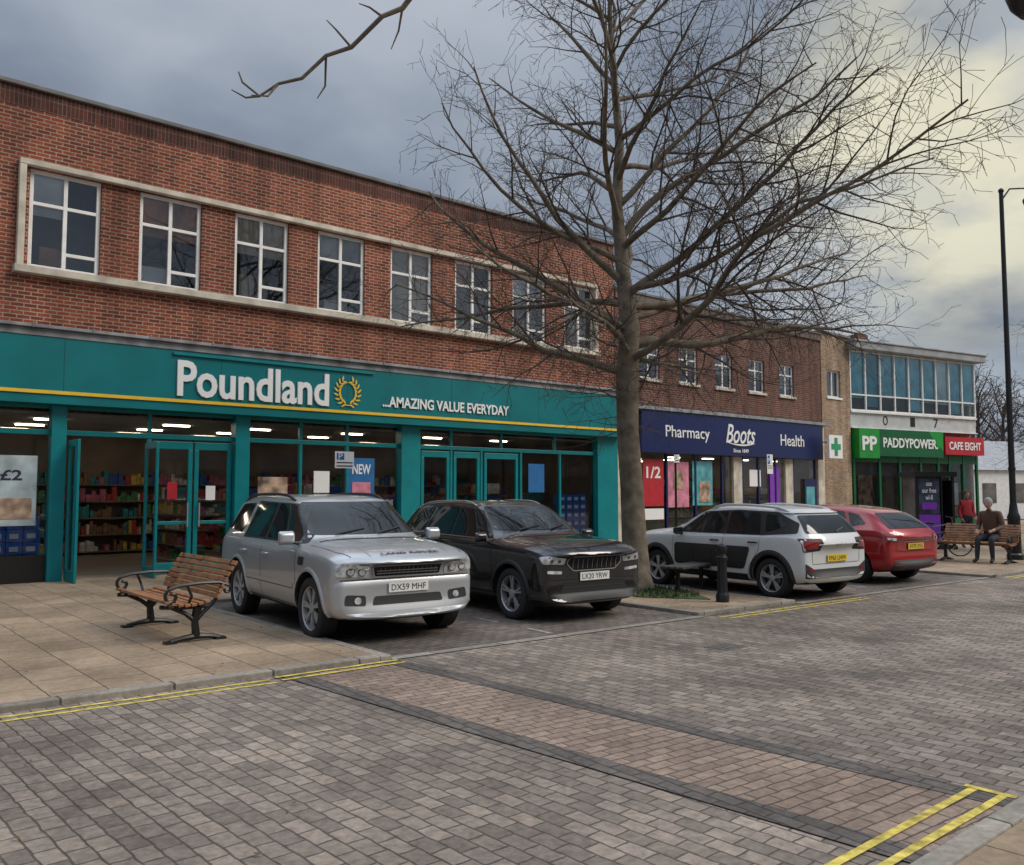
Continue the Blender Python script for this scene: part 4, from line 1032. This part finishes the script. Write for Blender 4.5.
c.both(c.patch, 'sill_trim', rpoly([(.85, .20), (.85, .36), (-.85, .36), (-.85, .20)], .01), blackpl, off=.008)
c.patch('rear_window', 'x', -1, rpoly([(-.69, 1.06), (-.58, 1.345), (.58, 1.345), (.69, 1.06)], .05), cglass, off=.006)
c.patch('rear_spoiler', 'x', -1, rpoly([(-.60, 1.36), (-.58, 1.415), (.58, 1.415), (.60, 1.36)], .02), white_car, off=.03)
c.mir('tail_lamp_surround', -1, rpoly([(.42, .79), (.44, .985), (.82, .985), (.82, .77)], .03), blackpl, off=.004, res=.05)
c.mir('tail_lamp', -1, rpoly([(.52, .83), (.54, .935), (.80, .94), (.80, .82)], .03), redl, off=.012, res=.05)
c.patch('rear_bumper_trim', 'x', -1, rpoly([(-.78, .36), (-.80, .60), (-.60, .50), (.60, .50), (.80, .60), (.78, .36)], .03), blackpl, off=.006)
c.mir('reflector', -1, rpoly([(.60, .46), (.60, .49), (.73, .50), (.73, .47)], .005), redl, off=.012)
c.line('tailgate_gap', 'x', -1, [(-.64, 1.0), (-.62, .58), (.62, .58), (.64, 1.0)], .007, seam)
c.line('tailgate_badge', 'x', -1, [(-.07, .86), (0, .90), (.07, .86)], .015, chrome, off=.008)
c.line('rear_wiper', 'x', -1, [(0, 1.08), (-.25, 1.14)], .014, blackpl, off=.02)
for pts in ([(.84, .98), (.86, .6), (.80, .34)], [(-.335, 1.0), (-.335, .34)], [(-1.12, 1.0), (-1.10, .78), (-.9, .5), (-.86, .34)]): c.both(c.line, 'door_gap', pts, .007, seam)
c.mir('headlamp', 1, rpoly([(.42, .62), (.42, .74), (.72, .76), (.72, .64)], .03), lens, off=.006); c.patch('grille', 'x', 1, rpoly([(-.5, .35), (-.5, .5), (.5, .5), (.5, .35)], .03), blackpl, off=.005)
c.plate(-1, .665, 'FP65 LNW', platey, off=.014); c.plate(1, .55, 'FP65 LNW', platew)
c.mirror(.66, 1.03, blackpl); c.rails(.15, -1.6, .57, white_car, h=.065, r=.022); c.handles((-.15, -.98), .89, blackpl)
c.archtrim((1.27, -1.33), .325, .045, blackpl, wd=.075)
c.finish(white_car, (1.27, -1.33), .325, .205, 5, rim_m, arch=.045, spoke_w=.11)

# --- red hatchback
st = [(2.19, .74, .26, .66, .72, .54), (2.15, .82, .22, .76, .83, .60), (2.0, .88, .20, .83, .90, .68), (1.6, .908, .18, .89, .96, .72), (1.15, .91, .18, .915, 1.01, .74),
      (.97, .91, .18, .92, 1.06, .74), (.78, .91, .18, .93, 1.16, .72), (.18, .91, .18, .95, 1.42, .645), (-.06, .91, .18, .96, 1.465, .64), (-.6, .91, .18, .97, 1.48, .635), (-1.1, .91, .18, .99, 1.445, .62),
      (-1.54, .905, .2, 1.01, 1.38, .60), (-1.74, .90, .21, 1.01, 1.27, .63), (-2.03, .875, .25, .97, 1.07, .70), (-2.15, .84, .30, .89, .96, .68), (-2.18, .78, .36, .79, .87, .64)]
c = Car('red_hatchback_car', (16.62, 9.55, 0), radians(84), st, .91, cf=.26, cr=.18, crease=(.6, .6, .4))
c.patch('windscreen', 'x', 1, rpoly([(-.70, 1.10), (-.58, 1.385), (.58, 1.385), (.70, 1.10)], .05), cglass, off=.005)
c.both(c.patch, 'side_window', rpoly([(.65, 1.0), (.15, 1.33), (-.38, 1.37), (-.38, 1.0)], .04), cglass, off=.006)
c.both(c.patch, 'side_window', rpoly([(-.44, 1.0), (-.44, 1.37), (-1.02, 1.345), (-1.20, 1.05)], .04), cglass, off=.006)
c.both(c.patch, 'side_window', rpoly([(-1.27, 1.07), (-1.10, 1.33), (-1.34, 1.29), (-1.56, 1.12)], .03), cglass, off=.006)
c.patch('rear_window', 'x', -1, rpoly([(-.67, 1.04), (-.54, 1.32), (.54, 1.32), (.67, 1.04)], .05), cglass, off=.006)
c.mir('tail_lamp', -1, rpoly([(.50, .84), (.50, .92), (.84, .97), (.87, .80), (.68, .79)], .03), redl, off=.010, res=.05)
c.mir('tail_lamp_lens', -1, rpoly([(.66, .83), (.66, .87), (.82, .88), (.82, .84)], .01), lens, off=.015)
c.patch('rear_bumper_trim', 'x', -1, rpoly([(-.74, .30), (-.72, .46), (.72, .46), (.74, .30)], .03), blackpl, off=.006)
c.line('tailgate_gap', 'x', -1, [(-.62, .98), (-.60, .62), (.60, .62), (.62, .98)], .007, seam); c.line('tailgate_chrome', 'x', -1, [(-.4, .80), (.4, .80)], .012, chrome, off=.008)
for pts in ([(.76, .96), (.80, .6), (.76, .32)], [(-.41, 1.0), (-.41, .32)], [(-1.2, .98), (-1.15, .78), (-.95, .5), (-.9, .32)]): c.both(c.line, 'door_gap', pts, .007, seam)
c.mir('headlamp', 1, rpoly([(.5, .62), (.45, .70), (.82, .76), (.82, .68)], .03), lens, off=.006); c.patch('grille', 'x', 1, rpoly([(-.45, .4), (-.5, .6), (.5, .6), (.45, .4)], .03), blackpl, off=.005)
c.plate(-1, .71, 'AV70 OXG', platey, off=.014); c.plate(1, .45, 'AV70 OXG', platew)
c.mirror(.58, 1.0, red_car); c.handles((-.2, -1.05), .86, red_car)
c.finish(red_car, (1.33, -1.35), .33, .215, 5, rim_m, arch=.045)

# ------------------------------------------------------------------ street furniture
wood = mat('bench_wood', (.27, .12, .05), .55, var=.35, vs=7, bump=.3, bs=30)
def scroll_bench(name, loc, rz, L=1.8):
    E = empty(name, loc, rz)
    mb = MB(); R_ = lambda a: Matrix.Rotation(a, 3, 'X')
    for i in range(7):
        y = -.52 + i*.075; z = .43 + .012*(i-3)**2*.35 - .01*i*.3
        mb.obox((0, y, z), (L, .058, .032), R_(radians(-4+2*i)))
    for i in range(7):
        f = i/6; y = .0 + .05 + .20*f**1.3; z = .50 + f*.36
        mb.obox((0, y, z), (L, .055, .03), R_(radians(72-16*f)))
    mb.obj('seat_and_back_slats', [wood], E, bevel=.006)
    mb = MB()
    for s in (-1, 1):
        x = s*(L/2-.13)
        mb.tube([(x, -.56, .41), (x, -.3, .385), (x, 0, .385), (x, .08, .47), (x, .16, .66), (x, .26, .88)], .024, 8)
        mb.tube([(x, -.14, .38), (x, -.17, .24), (x, -.15, .06)], [.055, .04, .05], 8)
        mb.tube([(x, -.45, .40), (x, -.28, .32), (x, -.18, .24)], [.02, .025, .03], 8); mb.tube([(x, .05, .42), (x, -.06, .33), (x, -.15, .24)], [.02, .025, .03], 8)
        mb.tube([(x, -.44, .022), (x, -.30, .045), (x, -.15, .06), (x, .0, .045), (x, .12, .022)], [.025, .03, .04, .03, .025], 8)
        mb.box(x-.06, x+.06, -.50, -.38, .0, .025); mb.box(x-.06, x+.06, .06, .18, .0, .025)
        xa = s*(L/2-.02); pts = [(xa, .16, .62), (xa, .06, .655), (xa, -.15, .66), (xa, -.38, .645), (xa, -.50, .61)]
        cx, cz = -.47, .53
        for k in range(14):
            a = radians(100 + k*30); r = .085*(1-k*.055); pts.append((xa, cx + r*cos(a), cz + r*sin(a)))
        mb.tube(pts, .020, 8)
        mb.tube([(xa, -.42, .45), (xa, -.50, .42)], .02, 8); mb.tube([(xa, -.30, .64), (xa, -.25, .52), (x, -.25, .41)], .016, 8)
        pts = [(xa, .16, .62)]
        for k in range(9):
            a = radians(80-k*35); r = .05*(1-k*.06); pts.append((xa, .15+r*cos(a), .57+r*sin(a)))
        mb.tube(pts, .016, 8)
    mb.obj('cast_iron_frames', [blackp], E, smooth=True)
    return E
scroll_bench('park_bench', (3.84, 10.6, .05), radians(-90))
scroll_bench('park_bench', (22.1, 8.55, .05), radians(-90), 1.7)
E = empty('backless_bench', (12.0, 9.35, .05), radians(12))
mb = MB()
for i in range(4): mb.box(-.65, .65, -.2+i*.105, -.115+i*.105, .40, .44)
mb.obj('seat', [mat('weathered_dark_wood', (.06, .055, .05), .7, var=.3)], E, bevel=.006)
mb = MB()
for s in (-.45, .45): mb.box(s-.03, s+.03, -.16, .16, .35, .398); mb.box(s-.03, s+.03, -.03, .03, .02, .35); mb.box(s-.04, s+.04, -.2, .2, 0, .03)
mb.obj('legs', [blackp], E, bevel=.005)
def bollard(x, y, z0=.05):
    E = empty('bollard', (x, y, z0)); mb = MB()
    mb.lathe([(0, 0), (.10, 0), (.10, .10), (.085, .13), (.078, .16), (.070, .60), (.068, .62), (.085, .64), (.085, .68), (.062, .70), (.055, .73), (.075, .76), (.082, .80), (.07, .85), (.03, .885), (0, .89)], (0, 0, 0), 'z', 20)
    mb.obj('shaft', [blackp], E, smooth=True)
bollard(11.1, 8.03); bollard(19.3, 11.9)
def lamp(name, x, y, h, arm=None, k=1.):
    E = empty(name, (x, y, .05)); mb = MB()
    mb.lathe([(0, 0), (.19, 0), (.19, .12), (.15, .16), (.14, .9), (.15, 1.05), (.11, 1.15), (.085, 1.35), (.075, 1.4), (.06, h*.6), (.05, h)], (0, 0, 0), 'z', 16)
    mb.lathe([(.08, 2.2), (.09, 2.24), (.08, 2.28)], (0, 0, 0), 'z', 12)
    if arm:
        ax, ay = arm
        mb.tube([(0, 0, h-.2), (ax*.3, ay*.3, h+.1), (ax*.8, ay*.8, h+.12), (ax, ay, h)], .028*k, 8)
        mb.lathe([(.0, h+.05), (.05*k, h+.02), (.08*k, h-.05), (.20*k, h-.16), (.21*k, h-.2), (.17*k, h-.3), (.10*k, h-.37), (0, h-.39)], (ax, ay, 0), 'z', 18)
    mb.ball((0, 0, h+.05), .07, 0)
    mb.obj('column', [blackp], E, smooth=True)
    return E
lamp('street_lamp', 23.35, 8.2, 9.25, (.55, -.47), .8); lamp('street_lamp', 6.98, 1.5, 5.38, (-.47, .54), .8)
def psign(x, y, z, w_=.3, h_=.36):
    E = empty('parking_sign', (x, y, .05)); mb = MB(); mb.tube([(0, 0, 0), (0, 0, z+h_/2)], .03, 10, 0)
    mb.box(-w_/2, w_/2, -.045, -.032, z-h_/2, z+h_/2, 1); mb.box(-w_/2+.03, -.01, -.049, -.0455, z+.0, z+h_/2-.03, 2); mb.box(-w_/2+.03, w_/2-.03, -.049, -.0455, z-.06, z-.04, 3); mb.box(-w_/2+.03, w_/2-.03, -.049, -.0455, z-.12, z-.10, 3)
    mb.obj('post_and_plate', [blackp, sign_white, pblue, blackp], E, smooth=True)
    text('sign_lettering', 'P', (-w_/4+.01, -.051, z+h_*.21), .08, .11, FACE_S, sign_white, E, ext=.001)
psign(7.75, 13.75, 2.25, .38, .3); psign(21.5, 13.9, 2.45, .28, .55); psign(17.2, 13.8, 2.5, .2, .2)
E = empty('phone_kiosk', (25.9, 11.4, .05), radians(-38))
mb = MB(); mb.box(-.60, .60, -.45, .45, 0, .12, 0); mb.box(-.63, .63, -.48, .48, 2.1, 2.25, 0)
for sx in (-.57, .50):
    for sy in (-.42, .35): mb.box(sx, sx+.07, sy, sy+.07, .12, 2.1, 0)
mb.box(-.5, .5, .36, .40, .12, 2.1, 1); mb.box(-.57, -.55, -.35, .35, .12, 2.1, 2); mb.box(-.5, .14, -.41, -.38, .12, 1.0, 3); mb.box(-.49, .13, -.41, -.38, 1.02, 2.06, 4); mb.box(.51, .53, -.35, .35, .4, 2.0, 0); mb.box(.17, .21, -.42, -.37, .12, 2.1, 0)
mb.box(.26, .42, .2, .36, 1.1, 1.6, 0); mb.box(-.40, .04, -.416, -.411, 1.15, 1.35, 3)
mb.obj('cabinet', [blackp, mat('kiosk_panel', (.16, .16, .17), .3, var=.4, vs=4), room_d, ppurple, mat('kiosk_screen', (.05, .06, .09), .2, var=.6, vs=4)], E, bevel=.008)
text('screen_lettering', 'use\nour free\nwi-fi', (-.18, -.415, 1.68), .42, .5, FACE_S, sign_white, E, ext=.001, off=.01)

def bicycle(loc, rz):
    E = empty('bicycle', loc, rz); mb = MB()
    for cx in (-.52, .52):
        n = 28; R0 = .33
        mb.tube([(cx+R0*cos(2*pi*k/n), 0, .34+R0*sin(2*pi*k/n)) for k in range(n+1)], .018, 6, 0)
        for k in range(10):
            a = 2*pi*k/10; mb.tube([(cx, 0, .34), (cx+R0*cos(a), 0, .34+R0*sin(a))], .003, 3, 1)
    for a, b in (((-.52, .34), (-.1, .30)), ((-.1, .3), (-.22, .82)), ((-.52, .34), (-.2, .75)), ((-.1, .3), (.36, .78)), ((-.2, .75), (.35, .85)), ((.52, .34), (.36, .78)), ((.36, .78), (.32, 1.0))):
        mb.tube([(a[0], 0, a[1]), (b[0], 0, b[1])], .016, 8, 2)
    mb.tube([(.30, -.27, 1.02), (.34, -.1, 1.0), (.34, .1, 1.0), (.30, .27, 1.02)], .013, 6, 0)
    mb.ball((-.24, 0, .86), .1, 0, 10, 6, (1.3, .6, .35))
    mb.lathe([(.0, .03), (.09, .03), (.09, .04), (0, .04)], (-.1, 0, .3), 'y', 14, 1)
    mb.obj('frame_and_wheels', [rubber, rim_m, mat('bike_paint', (.08, .1, .14), .3)], E, smooth=True)
bicycle((23.0, 9.85, .05), radians(-40))

# ------------------------------------------------------------------ people
skin_m = mat('skin', (.50, .28, .20), .55, var=.08)
def person(name, loc, rz, J, mats_, hair, headc, headrot=0, scale=1.):
    E = empty(name, loc, rz); E.scale = (scale,)*3
    edges = [('pelvis', 'spine'), ('spine', 'chest'), ('chest', 'neck'), ('neck', 'headb')]
    for s in 'LR':
        edges += [('chest', 'sh'+s), ('sh'+s, 'el'+s), ('el'+s, 'wr'+s), ('wr'+s, 'ha'+s), ('pelvis', 'hip'+s), ('hip'+s, 'kn'+s), ('kn'+s, 'an'+s), ('an'+s, 'toe'+s)]
    ks = list(J); me = D.meshes.new('body'); me.from_pydata([J[k][:3] for k in ks], [(ks.index(a), ks.index(b)) for a, b in edges], [])
    o = D.objects.new('body', me); scene.collection.objects.link(o)
    bm = bmesh.new(); bm.from_mesh(me); lay = bm.verts.layers.skin.verify()
    bm.verts.ensure_lookup_table()
    for i, k in enumerate(ks):
        r = J[k][3]; bm.verts[i][lay].radius = (r, r*(J[k][4] if len(J[k]) > 4 else 1)); bm.verts[i][lay].use_root = (k == 'pelvis')
    bm.to_mesh(me); bm.free()
    o.modifiers.new('k', 'SKIN'); s_ = o.modifiers.new('s', 'SUBSURF'); s_.levels = 2; s_.render_levels = 2
    bpy.context.view_layer.update(); dg = bpy.context.evaluated_depsgraph_get(); m2 = D.meshes.new_from_object(o.evaluated_get(dg))
    o.modifiers.clear(); o.data = m2; m2.materials.clear()
    for m_ in mats_: m2.materials.append(m_)
    def seg(e):
        a, b = e
        if 'neck' in a or 'headb' in b: return 0
        if a[:2] == 'wr': return 0
        if a == 'chest' or a == 'spine' or a == 'pelvis' and b == 'spine' or a[:2] in ('sh', 'el'): return 1
        if a[:2] == 'an': return 3
        return 2
    for p in m2.polygons:
        p.use_smooth = True; c_ = p.center; best = None
        for e in edges:
            A = Vector(J[e[0]][:3]); Bv = Vector(J[e[1]][:3]); d = Bv-A; t_ = max(0, min(1, (c_-A).dot(d)/max(1e-6, d.length_squared))); q = (A+d*t_-c_).length - (J[e[0]][3])*.5
            if best is None or q < best[0]: best = (q, seg(e))
        p.material_index = best[1]
    o.parent = E
    mb = MB(); h = Vector(headc); M_ = Matrix.Rotation(headrot, 3, 'Y')
    b0 = len(mb.v); mb.ball((0, 0, 0), .1, 0, 18, 14, (.95, .78, 1.2))
    for i in range(b0, len(mb.v)):
        v = mb.v[i]
        if v.z < -.03: v.y *= .86; v.x *= .92
    mb.ball((.097, 0, -.015), .016, 0, 8, 6, (1.1, .8, 1.5))
    for s in (-1, 1):
        mb.ball((.082, s*.032, .012), .011, 2, 8, 6); mb.ball((0, s*.079, -.005), .022, 0, 8, 6, (.8, .4, 1.3))
    mb.ball((.084, 0, -.058), .018, 3, 8, 6, (.5, 1.3, .3))
    mb.ball((-.018, 0, .028), .106, 1, 18, 12, (1.0, .86, 1.1))
    for i in range(b0, len(mb.v)): mb.v[i] = M_ @ mb.v[i] + h
    mb.obj('head', [skin_m, hair, blackp, mat('lips', (.35, .12, .1), .5)], E, smooth=True, sharp=0)
    mb = MB()
    for s in 'LR':
        hp = Vector(J['ha'+s][:3]); wp = Vector(J['wr'+s][:3]); d = (hp-wp).normalized(); sd_ = Vector((1, 0, 0)) if abs(d.x) < .8 else Vector((0, 1 if s == 'R' else -1, 0)); sd_ = (sd_ - d*sd_.dot(d)).normalized(); inn = d.cross(sd_)*(1 if s == 'L' else -1)
        for k, ln in enumerate((.07, .08, .075, .06)):
            p0 = hp + sd_*(.027-.018*k); mb.tube([p0-d*.01, p0+d*ln*.5+inn*.006, p0+d*ln*.85+inn*.03], [.010, .009, .007], 6)
        p0 = hp-d*.03+sd_*.02; mb.tube([p0, p0+sd_*.035+d*.02, p0+sd_*.045+d*.055], [.012, .011, .008], 6)
    mb.obj('fingers', [skin_m], E, smooth=True, sharp=0)
    return E
trous = mat('trousers_dark', (.025, .027, .035), .85, bump=.2); shoe = mat('shoes', (.02, .018, .016), .6)
J = {'pelvis': (0, 0, .93, .145, .8), 'spine': (0, 0, 1.08, .13), 'chest': (0.01, 0, 1.28, .15, .8), 'neck': (.0, 0, 1.42, .055), 'headb': (.01, 0, 1.50, .055),
     'shL': (0, .16, 1.36, .065), 'elL': (-.02, .22, 1.10, .048), 'wrL': (.12, .2, .93, .032), 'haL': (.18, .18, .89, .03), 'shR': (0, -.16, 1.36, .065), 'elR': (-.02, -.22, 1.10, .048), 'wrR': (.08, -.22, .89, .032), 'haR': (.11, -.21, .83, .03),
     'hipL': (0, .09, .86, .09), 'knL': (.05, .09, .48, .06), 'anL': (.02, .09, .09, .042), 'toeL': (.15, .1, .045, .036), 'hipR': (0, -.09, .86, .09), 'knR': (.0, -.09, .48, .06), 'anR': (-.10, -.09, .09, .042), 'toeR': (.03, -.1, .045, .036)}
person('standing_woman', (26.6, 10.6, .05), radians(-125), J, [skin_m, mat('jacket_red', (.42, .03, .04), .8, bump=.2), trous, shoe], mat('hair_brown', (.10, .06, .035), .8), (.02, 0, 1.585))
J = {'pelvis': (0, 0, .575, .155, .85), 'spine': (.02, 0, .76, .155), 'chest': (.09, 0, .97, .175, .85), 'neck': (.14, 0, 1.14, .065), 'headb': (.17, 0, 1.21, .06),
     'shL': (.08, .19, 1.08, .078), 'elL': (.10, .26, .80, .056), 'wrL': (.33, .18, .74, .038), 'haL': (.41, .14, .72, .034), 'shR': (.08, -.19, 1.08, .078), 'elR': (.08, -.26, .80, .056), 'wrR': (.32, -.2, .72, .038), 'haR': (.40, -.17, .70, .034),
     'hipL': (.04, .1, .56, .1), 'knL': (.46, .14, .55, .07), 'anL': (.44, .15, .09, .045), 'toeL': (.60, .17, .045, .04), 'hipR': (.04, -.1, .56, .1), 'knR': (.46, -.14, .55, .07), 'anR': (.50, -.15, .09, .045), 'toeR': (.66, -.17, .045, .04)}
person('seated_man', (22.0, 8.2, .05), radians(180), J, [skin_m, mat('jacket_brown', (.11, .06, .04), .8, bump=.2), trous, shoe], mat('hair_grey', (.30, .29, .28), .8), (.20, 0, 1.31), radians(10), 1.06)
